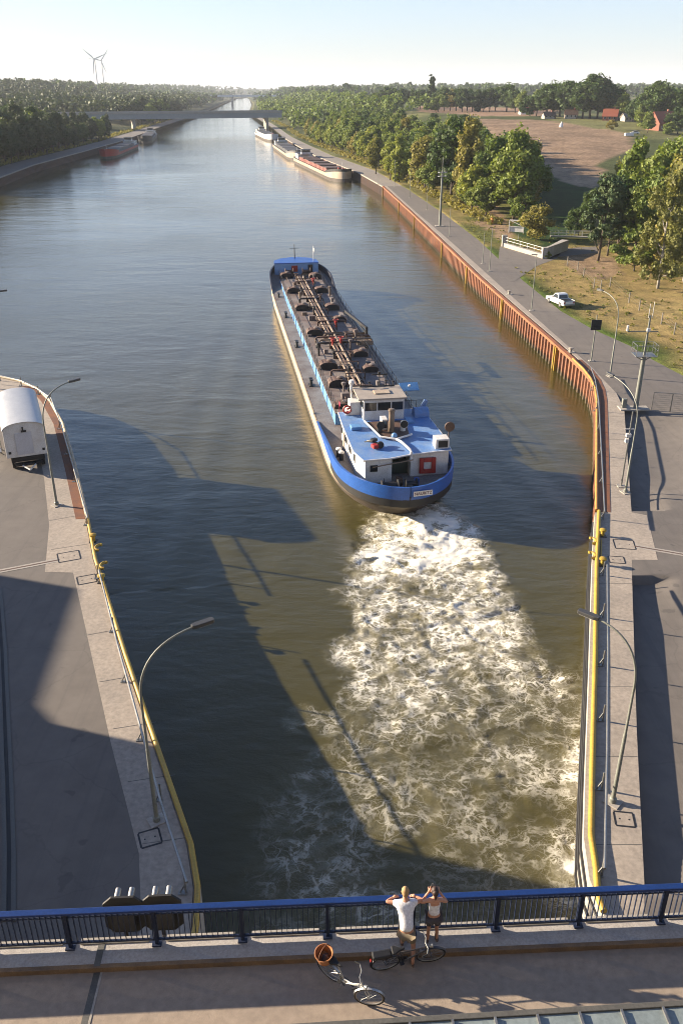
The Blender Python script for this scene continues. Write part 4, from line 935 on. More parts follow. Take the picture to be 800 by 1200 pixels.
while k > -30: mb.bx(k+.18-2.0+.05, k-.18, .045, .20, .002, .03); k -= 2
mb.build('ledge_block', M_conc2, br)
mb = MB(); mb.prism([(-5.70,-.53),(-5.55,-.53),(-5.55,.16),(-5.70,.16)], .001, .012); mb.prism([(-5.86,-7),(-5.70,-7),(-5.55,-.58),(-5.70,-.58)], -.144, -.136); mb.build('joint_plate', M_beamgrey, br)
mb = MB(); mb.prism([(-5.70,-7),(-5.655,-7),(-5.50,-.58),(-5.549,-.58)], -.144, -.134); mb.build('joint_edge', M_conc2, br)
# railing: posts every 2 m, flat top rail, balusters, bottom rail
rl = thing('bridge_railing', 'dark blue bridge railing with thin balusters the two people lean on', 'railing', (BX, BY, BZ), BR)
mb = MB(); mb.bx(-33,45,-.075,.085,1.14,1.21); mb.build('top_rail', M_bluerail, rl, bevel=.012)
M_bluedk = mat('dark_blue_shaded_steel', (.012,.022,.06), .45, var=.3, obj=False)
mb = MB(); mb.bx(-33,45,-.025,.025,.13,.18); mb.bx(-33,45,-.02,.02,1.0,1.03); mb.build('bottom_rail', M_bluedk, rl)
mb = MB(); x = -32.9
while x < 45: 
    mb.bx(x-.007,x+.007,-.019,.019,.18,1.14); x += .125
bal = mb.build('balusters', M_bluedk, rl); 
x = -2.33 + .0; xs = [x + 2.0*i for i in range(-15, 23)]
for x in xs:
    mb = MB(); mb.bx(x-.038,x+.038,-.04,.04,.03,1.14); mb.bx(x-.11,x+.11,-.1,.1,.001,.03); mb.build('railing_post', M_bluedk, rl)  # posts take the darker blue to imitate shade on their near faces

# ------------------------------------------------------------------ skinned figures
def skin_mesh(name, V, E, m, parent, sub=2):
    """V: {key: ((x,y,z), r)}; E: list of key pairs; first key is the root"""
    keys = list(V); me = bpy.data.meshes.new(name); me.from_pydata([V[k][0] for k in keys], [(keys.index(a), keys.index(b)) for a, b in E], [])
    o = bpy.data.objects.new(name, me); COL.objects.link(o); s = o.modifiers.new('s', 'SKIN'); s.use_smooth_shade = True
    for i, k in enumerate(keys):
        r = V[k][1]; r = r if isinstance(r, tuple) else (r, r); me.skin_vertices[0].data[i].radius = r; me.skin_vertices[0].data[i].use_root = (i == 0)
    u = o.modifiers.new('u', 'SUBSURF'); u.levels = u.render_levels = sub
    dg = bpy.context.evaluated_depsgraph_get(); m2 = bpy.data.meshes.new_from_object(o.evaluated_get(dg)); bpy.data.objects.remove(o)
    m2.materials.clear(); m2.materials.append(m); m2.polygons.foreach_set('use_smooth', [True]*len(m2.polygons))
    o = bpy.data.objects.new(name, m2); COL.objects.link(o); o.parent = parent; return o
def ell(mb, c, r, n=12, rot=None):
    vs = []; fs = []
    for i in range(n+1):
        t = math.pi*i/n
        for j in range(n):
            a = 2*math.pi*j/n; p = Vector((math.sin(t)*math.cos(a)*r[0], math.sin(t)*math.sin(a)*r[1], math.cos(t)*r[2])); vs.append(tuple(Vector(c)+p))
    for i in range(n):
        for j in range(n): fs.append((i*n+j, (i+1)*n+j, (i+1)*n+(j+1)%n, i*n+(j+1)%n))
    mb.add(vs, fs); return mb
def join_into(o, mb):
    me = o.data; vs = [tuple(v.co) for v in me.vertices]; fs = [tuple(p.vertices) for p in me.polygons]; n = len(vs)
    nm = bpy.data.meshes.new(me.name); nm.from_pydata(vs + mb.v, [], fs + [tuple(i+n for i in f) for f in mb.f]); nm.materials.append(me.materials[0]); nm.polygons.foreach_set('use_smooth', [True]*len(nm.polygons)); o.data = nm
def hand(mb, wrist, fwd, up, side):
    """palm, four curled fingers of unequal length and a thumb from the side of the palm"""
    f, u = Vector(fwd).normalized(), Vector(up).normalized(); s = f.cross(u)*side; w = Vector(wrist)
    mb.tube([w - f*.02, w + f*.03, w + f*.08], [.026,.036,.034], 8)
    for i, l in enumerate((.06,.075,.07,.052)):
        b = w + f*.075 + s*(.024 - .017*i); mb.tube([b, b + f*l*.5 - u*.006, b + f*l*.85 - u*.03, b + f*l*.8 - u*.055], [.0095,.009,.008,.006], 6)
    b = w + f*.02 + s*.03; mb.tube([b, b + f*.03 + s*.025 - u*.01, b + f*.055 + s*.03 - u*.03], [.012,.011,.008], 6)
def head(mb, c, face):
    f = Vector(face).normalized(); c = Vector(c); s = Vector((f.y, -f.x, 0))
    ell(mb, c, (.078,.098,.115)); ell(mb, c + f*.1 - Vector((0,0,.01)), (.014,.022,.02), 6); ell(mb, c + f*.085 - Vector((0,0,.055)), (.028,.014,.008), 6)
    for k in (-1,1): ell(mb, c + s*.08*k - Vector((0,0,.01)), (.012,.02,.032), 6); ell(mb, c + s*.03*k + f*.088 + Vector((0,0,.015)), (.015,.01,.008), 6)
M_tee = mat('white_cotton', (.8,.8,.82), .85, var=.12, col2=(.6,.6,.65), bump=.3, bscale=18)
M_short = mat('beige_shorts', (.3,.24,.16), .9, var=.3); M_skirt = mat('dark_grey_shorts', (.1,.085,.085), .9, var=.3)
M_blond = mat('blond_hair', (.48,.3,.13), .7, var=.4, scale=8); M_brunet = mat('dark_hair', (.05,.02,.012), .6, var=.4, scale=8); M_shoe = mat('brown_shoe', (.12,.07,.05), .7)
p1 = thing('person', 'blond person in white t-shirt and beige shorts leaning on the railing with arms spread', 'person', B(1.46,-.56,-.144), BR)
V = {'pel': ((0,0,.93),(.15,.11)), 'waist': ((0,.12,1.08),(.14,.1)), 'chest': ((0,.27,1.25),(.17,.11)), 'up': ((0,.37,1.38),(.12,.085)), 'neck': ((0,.43,1.47),.055), 'head': ((0,.47,1.56),.06),
     'sR': ((.19,.38,1.39),.062), 'eR': ((.43,.44,1.385),.044), 'wR': ((.25,.54,1.395),.03), 'sL': ((-.19,.38,1.39),.062), 'eL': ((-.44,.44,1.385),.044), 'wL': ((-.26,.54,1.395),.03),
     'hR': ((.1,-.01,.86),.095), 'kR': ((.17,-.02,.47),.062), 'aR': ((.14,-.22,.09),.038), 'tR': ((.16,-.08,.045),.035), 'hL': ((-.1,.02,.86),.095), 'kL': ((-.08,.25,.6),.062), 'aL': ((-.06,.22,.24),.038), 'tL': ((-.06,.36,.195),.035)}
EB = [('pel','waist'),('waist','chest'),('chest','up'),('up','neck'),('neck','head'),('up','sR'),('sR','eR'),('eR','wR'),('up','sL'),('sL','eL'),('eL','wL'),('pel','hR'),('hR','kR'),('kR','aR'),('aR','tR'),('pel','hL'),('hL','kL'),('kL','aL'),('aL','tL')]
b = skin_mesh('body', V, EB, M_skin, p1); mb = MB(); head(mb, (0,.5,1.63), (0,1,-.1)); hand(mb, V['wR'][0], (-1,.35,0), (0,0,1), 1); hand(mb, V['wL'][0], (1,.35,0), (0,0,1), -1); join_into(b, mb)
g = .018
T1 = {'w0': ((0,-.03,.9),(.185,.155)), 'waist': ((0,.12,1.09),(.165,.125)), 'chest': ((0,.27,1.25),(.19,.13)), 'up': ((0,.365,1.375),(.145,.105)), 'col': ((0,.41,1.43),(.075,.07)), 'sR': ((.19,.38,1.39),.085), 'mR': ((.3,.41,1.385),.075), 'sL': ((-.19,.38,1.39),.085), 'mL': ((-.31,.41,1.385),.075)}
skin_mesh('t_shirt', T1, [('w0','waist'),('waist','chest'),('chest','up'),('up','col'),('up','sR'),('sR','mR'),('up','sL'),('sL','mL')], M_tee, p1)
skin_mesh('shorts', {'pel': ((0,0,.93),(.172,.13)), 'hR': ((.1,-.01,.84),(.115,.115)), 'kR': ((.15,-.02,.56),(.1,.1)), 'hL': ((-.1,.03,.84),(.115,.115)), 'kL': ((-.09,.19,.66),(.1,.1))}, [('pel','hR'),('hR','kR'),('pel','hL'),('hL','kL')], M_short, p1)
mb = MB(); ell(mb, (0,.485,1.655), (.088,.104,.112)); ell(mb, (0,.44,1.62), (.078,.075,.09)); mb.build('hair', M_blond, p1, shade=True)
for x, y, z in ((.15,-.14,.045),(-.06,.3,.195)): mb = MB(); ell(mb, (x,y,z), (.05,.14,.045)); mb.build('shoe', M_shoe, p1, shade=True)
p2 = thing('person', 'dark haired person in white tank top and grey shorts photographing over the railing', 'person', B(2.13,-.22,0.0), BR)
V = {'pel': ((0,0,.86),(.15,.11)), 'waist': ((0,.02,1.02),(.11,.085)), 'chest': ((0,.03,1.18),(.14,.1)), 'up': ((0,.03,1.31),(.1,.07)), 'neck': ((0,.04,1.39),.045), 'head': ((0,.06,1.47),.05),
     'sR': ((.16,.03,1.31),.052), 'eR': ((.3,.06,1.19),.038), 'wR': ((.11,.19,1.42),.025), 'sL': ((-.16,.03,1.31),.052), 'eL': ((-.31,.06,1.2),.038), 'wL': ((-.11,.19,1.42),.025),
     'hR': ((.09,0,.8),.09), 'kR': ((.09,.03,.44),.055), 'aR': ((.1,-.03,.08),.034), 'tR': ((.11,.11,.035),.03), 'hL': ((-.09,0,.8),.09), 'kL': ((-.1,.02,.44),.055), 'aL': ((-.12,-.05,.08),.034), 'tL': ((-.13,.09,.035),.03)}
b = skin_mesh('body', V, EB, M_skin, p2); mb = MB(); head(mb, (0,.09,1.54), (0,1,0)); hand(mb, V['wR'][0], (-.6,.5,.6), (0,-.5,.6), 1); hand(mb, V['wL'][0], (.6,.5,.6), (0,-.5,.6), -1); join_into(b, mb)
skin_mesh('tank_top', {'w0': ((0,.0,.86),(.175,.14)), 'waist': ((0,.02,1.03),(.125,.1)), 'chest': ((0,.03,1.17),(.155,.115)), 'up': ((0,.035,1.25),(.13,.095)), 'sR': ((.085,.03,1.35),(.03,.06)), 'sL': ((-.085,.03,1.35),(.03,.06))}, [('w0','waist'),('waist','chest'),('chest','up'),('up','sR'),('up','sL')], M_tee, p2)
skin_mesh('shorts', {'pel': ((0,0,.86),(.17,.13)), 'hR': ((.09,0,.78),(.115,.115)), 'kR': ((.1,.02,.5),(.095,.095)), 'hL': ((-.09,0,.78),(.115,.115)), 'kL': ((-.1,.02,.5),(.095,.095))}, [('pel','hR'),('hR','kR'),('pel','hL'),('hL','kL')], M_skirt, p2)
mb = MB(); ell(mb, (0,.07,1.56), (.09,.105,.115)); ell(mb, (0,-.01,1.57), (.07,.06,.08)); mb.tube([(0,-.03,1.58),(0,-.06,1.5),(0,-.045,1.4)], [.04,.035,.012], 8); mb.build('hair', M_brunet, p2, shade=True)
for x in (.105,-.125): mb = MB(); ell(mb, (x,.03 if x>0 else .01,.035), (.045,.125,.035)); mb.build('shoe', M_shoe, p2, shade=True)
mb = MB(); mb.box((0,.25,1.5), (.13,.05,.085)); mb.lathe([(.03,0),(.028,.05)], c=(0,.275,1.5), n=10, axis='y'); c = mb.build('hand_camera', M_black, bevel=.006); c.location = B(2.13,-.22,0); c.rotation_euler = (0,0,BR); tag(c, 'small black camera held up to the face at the railing', 'camera')

# ------------------------------------------------------------------ bicycles
def bicycle(label, loc, rz, lean, fm, steer, rackm, step=False):
    root = thing('bicycle', label, 'bicycle', loc, 0); root.rotation_euler = (lean, 0, rz); WR, WB = .345, 1.07
    def wheel(x, y0, st):
        mb = MB(); c, s = math.cos(st), math.sin(st); pt = lambda a, r, o=0: (x + r*math.cos(a)*c - o*s, y0 + r*math.cos(a)*s + o*c, WR + r*math.sin(a))
        mb.tube([pt(a, WR-.018) for a in np.linspace(0,2*math.pi,37)[:-1]], .02, 8, closed=True); w = mb.build('wheel', M_black, root, shade=True)
        mb = MB(); mb.tube([pt(a, WR-.045) for a in np.linspace(0,2*math.pi,37)[:-1]], .012, 6, closed=True); mb.build('rim', M_galv, w, shade=True)
        mb = MB()
        for i in range(18): a = 2*math.pi*i/18; mb.beam(pt(a+.25*(1 if i%2 else -1),.02,.025*(1 if i%2 else -1)), pt(a,WR-.05), .003, .003)
        mb.beam(pt(0,0,-.05), pt(0,0,.05), .03, .03); mb.build('spokes', M_galv, w)
        mb = MB(); n = 14; A = [pt(a, WR+.018, -.025) for a in np.linspace(.25 if x > .5 else 0.1, 2.6 if x > .5 else 3.3, n)]; Bq = [pt(a, WR+.018, .025) for a in np.linspace(.25 if x > .5 else .1, 2.6 if x > .5 else 3.3, n)]
        A2 = [pt(a, WR+.022, -.025) for a in np.linspace(.25 if x > .5 else 0.1, 2.6 if x > .5 else 3.3, n)]; B2 = [pt(a, WR+.022, .025) for a in np.linspace(.25 if x > .5 else .1, 2.6 if x > .5 else 3.3, n)]
        for P, Q in ((A,Bq),(B2,A2),(A2,A),(Bq,B2)): mb.add(P+Q, [(i,i+1,n+i+1,n+i) for i in range(n-1)])
        mb.build('mudguard', fm, root)
    wheel(0,0,0); wheel(WB,0,steer)
    bb=(.44,0,.28); seat=(.30,0,.78); ht=(.90,0,.82); hb=(.94,0,.66)
    mb = MB(); tt = [(bb,seat,.017),(bb,hb,.02),((0,.04,WR),(.36,0,.6),.01),((0,-.04,WR),(.36,0,.6),.01),((0,.04,WR),bb,.011),((0,-.04,WR),bb,.011),(ht,hb,.022)]
    for a, q, r in tt: mb.tube([a,q], r, 8)
    if step: mb.tube([(.40,0,.42),(.6,0,.42),(.8,0,.6),(.93,0,.74)], .02, 8)
    else: mb.tube([(.31,0,.74),(.91,0,.78)], .018, 8)
    mb.tube([seat,(.28,0,.9)], .013, 8); mb.build('frame', fm, root, shade=True)
    c, s = math.cos(steer), math.sin(steer); f = lambda p: ((p[0]-WB)*c - p[1]*s + WB, (p[0]-WB)*s + p[1]*c, p[2])
    mb = MB()
    for k in (-1,1): mb.tube([f((WB,k*.05,WR)),f((WB-.06,k*.045,.62)),(.945,0,.67)], .011, 6)
    mb.build('fork', fm, root, shade=True)
    mb = MB(); mb.tube([(.90,0,.82),(.87,0,.98)], .014, 6); H = [(.74,-.30,1.03),(.86,-.26,1.03),(.91,-.12,1.0),(.88,0,.985),(.91,.12,1.0),(.86,.26,1.03),(.74,.30,1.03)]
    hc = (.88,0); H = [((x-hc[0])*c-y*s+hc[0], (x-hc[0])*s+y*c, z) for x,y,z in H]; mb.tube(H, .012, 8); hbr = mb.build('handlebar', M_galv, root, shade=True)
    mb = MB(); mb.tube(H[:2], .018, 8); mb.tube(H[-2:], .018, 8); mb.build('grips', M_black, hbr, shade=True)
    mb = MB(); mb.prism([(.10,-.09),(.16,-.1),(.27,-.045),(.40,-.02),(.40,.02),(.27,.045),(.16,.1),(.10,.09)], .89, .95); mb.build('saddle', M_black, root, bevel=.02)
    mb = MB(); mb.lathe([(.09,-.01),(.09,.01)], c=(.44,.05,.28), n=16, axis='y'); mb.beam((.44,.07,.28),(.53,.07,.14),.02,.015); mb.beam((.44,-.07,.28),(.35,-.07,.42),.02,.015); mb.box((.53,.11,.13),(.09,.08,.02)); mb.box((.35,-.11,.43),(.09,.08,.02)); mb.beam((0,.05,WR+.04),(.44,.05,.37),.006,.02); mb.beam((0,.05,WR-.04),(.44,.05,.19),.006,.02); mb.build('crankset', M_dark, root)
    mb = MB()
    for k in (-1,1): mb.tube([(.22,k*.06,.72),(-.3,k*.06,.73)], .008, 6); mb.tube([(0,k*.06,WR),(-.12,k*.06,.73)], .007, 6)
    for x in (-.28,-.15,0,.12): mb.beam((x,-.06,.735),(x,.06,.735),.012,.012)
    mb.build('luggage_rack', rackm, root)
    mb = MB(); mb.lathe([(.035,0),(.05,.06)], c=f((1.0,0,.8)), n=10, axis='x'); mb.build('front_lamp', M_galv, root, shade=True)
    mb = MB(); mb.box((-.36,0,.6),(.03,.06,.05)); mb.build('rear_lamp', M_red, root)
    mb = MB(); mb.tube([(.36,-.05,.26),(.30,-.2,.02 - .2*math.tan(lean)*(-1))], .01, 6); mb.build('kickstand', M_galv, root)
    return root
r1, f1 = G(388,1147,12.86), G(431,1176,12.86)
bk1 = bicycle('silver bicycle with an orange brown wicker basket on its rear rack, standing on its own', (r1[0],r1[1],12.857), math.atan2(f1[1]-r1[1], f1[0]-r1[0]), R(9), mat('silver_frame', (.6,.6,.58), .35, metal=.5), R(28), M_galv, True)
mb = MB(); P1 = [(.15,0),(.165,.02),(.2,.26),(.215,.27),(.2,.275),(.185,.26),(.155,.03),(.14,.028)]; mb.lathe(P1, c=(-.08,0,.745), n=22)
bk = mb.build('wicker_basket', mat('wicker', (.5,.2,.07), .8, var=.5, scale=8, bump=.6, bscale=60), bk1, shade=True)
mb = MB(); mb.tube([(-.08,.2*math.cos(a),.99+.2*math.sin(a)) for a in np.linspace(.1,3.04,12)], .012, 6); mb.build('basket_handle', M_rust, bk, shade=True)
mb = MB(); mb.tube([(-.08,-.07,.8),(-.05,.0,.84),(-.08,.09,.81)], [.05,.1,.05], 8); mb.build('bag_in_basket', M_skirt, bk, shade=True)
r2, f2 = G(450,1136,12.86), G(505,1126,12.86)
bk2 = bicycle('dark bicycle with a dark saddle bag, leaning by the blond person at the railing', (r2[0],r2[1],12.857), math.atan2(f2[1]-r2[1], f2[0]-r2[0]), R(-13)*-1, mat('dark_frame', (.05,.045,.05), .35, coat=.3), R(-4), M_dark)
mb = MB(); mb.bx(-.34,.1,-.09,.09,.745,.86); mb.build('rack_bag', M_dark, bk2, bevel=.03)
mb = MB(); mb.beam((.36,.0,.92),(.26,.0,.93),.05,.03); mb.build('seat_clamp', M_galv, bk2)

# ------------------------------------------------------------------ canal signals under the railing, seen from behind
def signal(px, py, label):
    g = G(px, py, 12.6); root = thing('canal_signal', label, 'signal', (g[0], g[1], 12.0), BR); w, h, c = .5, .62, .22
    mb = MB(); mb.extr([(-w,-h+c),(-w+c,-h),(w-c,-h),(w,-h+c),(w,h-c),(w-c,h),(-w+c,h),(-w,h-c)], -.03, .03); mb.v = [(x,y,z+.5) for x,y,z in mb.v]; mb.build('signal_board', M_black, root)
    for x in (-.17,.17):
        mb = MB(); mb.lathe([(.06,0),(.075,.1),(.075,.34),(.065,.34)], c=(x,.03,.95), n=14, axis='y'); o = mb.build('lamp_hood', M_galv, root, shade=True)
        mb = MB(); mb.lathe([(.055,.0),(.055,.02)], c=(x,.351,.95), n=12, axis='y'); mb.build('lamp_lens', M_black, o)
    mb = MB(); mb.bx(-.3,.3,-.25,-.031,.2,.75); mb.tube([(0,-.12,.2),(0,-.12,-.2),(0,-.9,-.45)], .05, 8); mb.build('signal_bracket', M_dark, root)
signal(146,1068,'black eight sided canal signal with two lamp hoods behind the railing, left one')
signal(190,1066,'black eight sided canal signal with two lamp hoods behind the railing, nearer the yellow edge')
# ------------------------------------------------------------------ canopy roof at the lower right
a, b = G(335,1201,17), G(800,1173,17); d = Vector((b[0]-a[0], b[1]-a[1], 0)); ang = math.atan2(d.y, d.x)
cr = thing('canopy_roof', 'pale green grey sheet metal canopy with raised seams in the lower right corner', 'roof', (a[0], a[1], 17), ang)
mb = MB(); mb.bx(-.2,14,-.10,0,-.25,.03); mb.build('fascia', M_beamgrey, cr, bevel=.01)
mb = MB(); mb.bx(-.2,14,-3.2,-.102,-.1,0); mb.build('roof_sheet', M_roofpanel, cr)
sx = [1.86+.0, 2.72, 3.58, 4.44, 5.3, 6.2]
mb = MB(); x = -.1
while x < 13: mb.bx(x-.02,x+.02,-3.2,-.104,.0,.05); x += .72
mb.build('standing_seam', M_galv, cr)

# ------------------------------------------------------------------ lamp posts
def lamp(base, headpt, label, h=9.0, hz=9.3, kind='arc', m=M_lamp):
    bx, by = base; d = Vector((headpt[0]-bx, headpt[1]-by, 0)); l = d.length; rz = math.atan2(d.y, d.x)
    root = thing('street_lamp', label, 'street lamp', (bx, by, 3.0), rz, 'lamp posts along the quays')
    mb = MB(); P = [(0,0,0),(0,0,h*.45),(0,0,h*.455),(0,0,h*.74)]; rr_ = [.1,.08,.062,.055]
    for a in np.linspace(0, 1, 13)[1:]:
        P.append((a*a*(l-.35), 0, (1-a)**2*h*.74 + 2*a*(1-a)*(hz-.15) + a*a*hz)); rr_.append(.052-.012*a)
    mb.tube(P, rr_, 10); mb.lathe([(.16,0),(.16,.25),(.11,.3)], n=12); mb.build('lamp_pole', m, root, shade=True)
    mb = MB(); mb.prism([(l-.45,-.09),(l-.25,-.14),(l+.45,-.14),(l+.5,-.08),(l+.5,.08),(l+.45,.14),(l-.25,.14),(l-.45,.09)], hz-.06, hz+.1); hd = mb.build('lamp_head', M_lamphead, root, bevel=.02)
    mb = MB(); mb.bx(l-.2,l+.4,-.11,.11,hz-.08,hz-.061); mb.build('lamp_glass', M_glass, hd)
    mb = MB(); mb.bx(-.35,.35,-.3,.3,-.0,.05); mb.build('footing', M_conc2, root)
def lamp_px(b, hd, label, hz=9.3, **k):
    g = G(*b); q = G(hd[0], hd[1], 3+hz); lamp(g, q, label, hz-.25, hz, **k)
lamp_px((184,962), (237,731), 'nearest tall curved lamp post on the left quay beside the hand rail', 9.0)
lamp_px((67,592), (87,446), 'curved lamp post beside the white trailer on the left quay', 9.0)
lamp_px((717,940), (690,721), 'nearest tall curved lamp post on the right quay reaching over the water', 8.7)
lamp_px((732,577), (715,439), 'curved lamp post rising beside the slim camera mast on the right quay', 8.2)
lamp_px((714,441), (703,340), 'curved lamp post at the start of the quay bend by the grass verge', 8.6)
lamp_px((-38,452), (3,341), 'curved lamp post on the left quay with only its head in the picture', 9.2)
def post(px, py, h, label, name='light_pole', r=.06, m=M_lamp, arm=None, cat='pole'):
    g = G(px, py); root = thing(name, label, cat, (g[0], g[1], 3.0)); mb = MB(); mb.tube([(0,0,0),(0,0,h)], [r*1.3, r*.8], 8); mb.build('pole', m, root, shade=True)
    mb = MB(); mb.bx(-.3,.3,-.3,.3,0,.06); mb.build('footing', M_conc2, root)
    if arm: mb = MB(); mb.prism([(-arm,-.08),(.08,-.08),(.08,.08),(-arm,.08)], h, h+.1); mb.build('lamp_head', M_lamphead, root)
    return root
post(622,364,7.6,'slender grey pole standing beside the white pickup truck', arm=.7)
post(573,318,7.2,'taller of two slender poles between road and wall before the side road', arm=.5)
post(565,309,5.5,'shorter of two slender poles between road and wall before the side road')
post(606,290,2.6,'short post at the left end of the white culvert parapet', r=.05)
post(526,277,6.0,'thin pole just right of the tall ring mast', arm=.5)
post(500,246,6.0,'thin pole a little beyond the tall ring mast', arm=.5)
post(480,232,8.0,'thin lamp pole before the yellow green trees', arm=.6)
post(462,219,8.0,'thin lamp pole farther along the canal path', arm=.6)
post(443,216,7.0,'far thin pole near the last yellow ladder', arm=.6)
# dark sign board on a pole
rt = post(692,423,5.3,'dark square display board on a pole at the wall bend','display_board', r=.07, cat='sign')
mb = MB(); mb.bx(-.55,.6,-.12,.0,3.6,4.75); o = mb.build('board', M_black, rt, bevel=.03); mb = MB(); mb.bx(-.5,.55,-.16,-.121,4.1,4.17); mb.bx(-.02,.05,-.16,-.121,3.65,4.1); mb.build('board_bars', M_dark, o)
# camera mast next to the lamp: slim pole with bracket and box
rt = post(727,570,6.2,'slim mast with a white camera box half way up, leaning line beside the curved lamp','camera_mast', r=.06, m=M_galv, cat='mast')
mb = MB(); mb.box((-.05,0,4.3),(.35,.3,.25)); mb.box((-.15,-.1,3.9),(.25,.25,.3)); mb.beam((-.4,0,4.8),(.3,0,4.8),.06,.06); mb.build('camera_box', M_white, rt)
# large mast with round railed platform, cross arm and aerials
g = G(744,479); mr_ = thing('signal_mast', 'thick mast with a railed platform near its top and a long cross arm', 'mast', (g[0], g[1], 3.0))
mb = MB(); mb.tube([(0,0,0),(0,0,5.2)], [.24,.2], 14); mb.tube([(0,0,5.2),(0,0,9.1)], [.12,.08], 10); mb.build('mast_pole', M_lamp, mr_, shade=True)
mb = MB(); mb.bx(-1.0,1.0,-.75,.75,5.35,5.42); mb.build('platform', M_galv, mr_)
mb = MB()
for x, y in ((-1,-.75),(0,-.75),(1,-.75),(1,0),(1,.75),(0,.75),(-1,.75),(-1,0)): mb.beam((x,y,5.42),(x*1.0,y,6.45),.04,.04)
for z in (5.95,6.45):
    for a, b in (((-1,-.75,z),(1,-.75,z)),((1,-.75,z),(1,.75,z)),((1,.75,z),(-1,.75,z)),((-1,.75,z),(-1,-.75,z))): mb.beam(a,b,.04,.04)
mb.build('platform_railing', M_galv, mr_)
mb = MB(); mb.beam((-.9,0,5.3),(0,0,4.8),.07,.07); mb.beam((.9,0,5.3),(0,0,4.8),.07,.07); mb.beam((-1.9,.1,7.6),(1.0,.1,7.6),.09,.09); mb.build('cross_arm', M_lamp, mr_)
mb = MB(); mb.lathe([(.1,0),(.12,.5)], c=(-1.9,.1,7.65), n=8); mb.beam((-.15,0,8.9),(-.15,0,10.2),.04,.04); mb.beam((.2,0,8.9),(.2,0,10.4),.04,.04); mb.beam((0,0,7.8),(.0,-.2,7.8),.3,.3); mb.build('aerial', M_white, mr_)
mb = MB(); mb.bx(-1.6,1.2,-.6,.6,.0,.12); mb.build('mast_footing', M_conc2, mr_)
mb = MB(); mb.bx(-1.35,-.95,-.1,.3,.12,1.0); mb.build('cabinet', M_lamp, mr_)
# tall mast with rings beyond
g = G(515,265); mr_ = thing('radar_mast', 'tall slim mast with two round rings near its top beside the path', 'mast', (g[0], g[1], 3.0))
mb = MB(); mb.tube([(0,0,0),(0,0,11.6)], [.3,.2], 12); mb.tube([(0,0,11.6),(0,0,14.6)], .06, 6); mb.build('mast_pole', M_lamp, mr_, shade=True)
mb = MB()
for z in (10.6,11.4): mb.tube([(1.0*math.cos(a), 1.0*math.sin(a), z) for a in np.linspace(0,6.283,17)[:-1]], .05, 6, closed=True); mb.beam((-1,0,z),(1,0,z),.06,.06); mb.beam((0,-1,z),(0,1,z),.06,.06)
for a in np.linspace(0,6.283,9)[:-1]: mb.beam((math.cos(a),math.sin(a),10.6),(math.cos(a),math.sin(a),11.8),.05,.05)
mb.build('ring_platform', M_galv, mr_)
mb = MB(); mb.bx(-1,1,-.7,.7,0,.1); mb.build('mast_footing', M_conc2, mr_)
# barrier gate
g = G(762,483); gt = thing('barrier_fence', 'two grey wire mesh gate panels standing on the quay beside the platform mast', 'fence', (g[0], g[1], 3.0), R(-12))
for k in range(2):
    x0 = k*1.75; mb = MB(); z0, z1 = .15, 2.0
    mb.beam((x0,0,z0),(x0,0,z1),.06,.06); mb.beam((x0+1.7,0,z0),(x0+1.7,0,z1),.06,.06); mb.beam((x0,0,z0),(x0+1.7,0,z0),.05,.05); mb.beam((x0,0,z1),(x0+1.7,0,z1),.05,.05)
    o = mb.build('gate_panel', M_galv, gt); mb = MB()
    for i in range(1,17): mb.beam((x0+i*.1,0,z0),(x0+i*.1,0,z1),.012,.012)
    for i in range(1,9): mb.beam((x0,0,z0+i*.2),(x0+1.7,0,z0+i*.2),.012,.012)
    mb.build('wire_mesh', M_galv, o)
# ------------------------------------------------------------------ white works trailer, left quay
A = Vector(G3(28,548)); tr = thing('works_trailer', 'white vaulted roof works trailer parked on the left quay', 'trailer', (-25.55, 64.4, 3.0), R(22))
prof = [(-1.6,0)] + [(-1.6,2.35)] + [(-1.6*math.cos(t), 2.35+.6*math.sin(t)) for t in np.linspace(0,math.pi,13)[1:-1]] + [(1.6,2.35),(1.6,0)]
mb = MB(); mb.extr([(x,z+1.15) for x,z in prof], 0, 9.2); mb.build('trailer_body', M_white, tr, bevel=.04)
mb = MB(); mb.extr([(x*1.03,(z)*1.0+1.185) for x,z in prof[1:-1]] + [(x*.99,z+1.155) for x,z in prof[1:-1][::-1]], -.12, 9.3); mb.build('trailer_roof', mat('roof_aluminium', (.62,.63,.64), .45, metal=.3, var=.3), tr, shade=True)
mb = MB(); mb.bx(-.75,.55,-.05,-.002,1.35,3.2); mb.build('end_door', mat('grey_white_panel', (.6,.6,.62), .5), tr, bevel=.01)
mb = MB(); mb.bx(-.2,.2,-.06,-.003,3.25,3.4); mb.lathe([(.06,0),(.06,.3)], c=(-.05,-.1,3.4), n=8); mb.bx(-1.4,-1.2,-.04,-.003,1.5,1.7); mb.bx(1.2,1.4,-.04,-.003,1.5,1.7); mb.build('roof_vent', M_dark, tr)
mb = MB(); mb.bx(-1.3,1.3,.1,9.0,.7,1.13); mb.bx(-1.1,1.1,.0,.3,.35,.6); mb.bx(-.5,.5,-.3,.1,.45,.6); mb.build('chassis', M_black, tr)
for y in (.75,8.0):
    for s in (-1,1):
        mb = MB(); mb.lathe([(.15,-.13),(.44,-.12),(.46,-.08),(.46,.08),(.44,.12),(.15,.13)], c=(s*1.15,y,.46), n=18, axis='x'); w = mb.build('wheel', M_black, tr, shade=True); mb = MB(); mb.lathe([(.22,.13*s),(.2,.15*s)], c=(s*1.15,y,.46), n=12, axis='x'); mb.build('rim', M_galv, w)
mb = MB(); mb.beam((-.5,-.3,.5),(0,-1.4,.5),.08,.08); mb.beam((.5,-.3,.5),(0,-1.4,.5),.08,.08); mb.build('drawbar', M_white, tr)
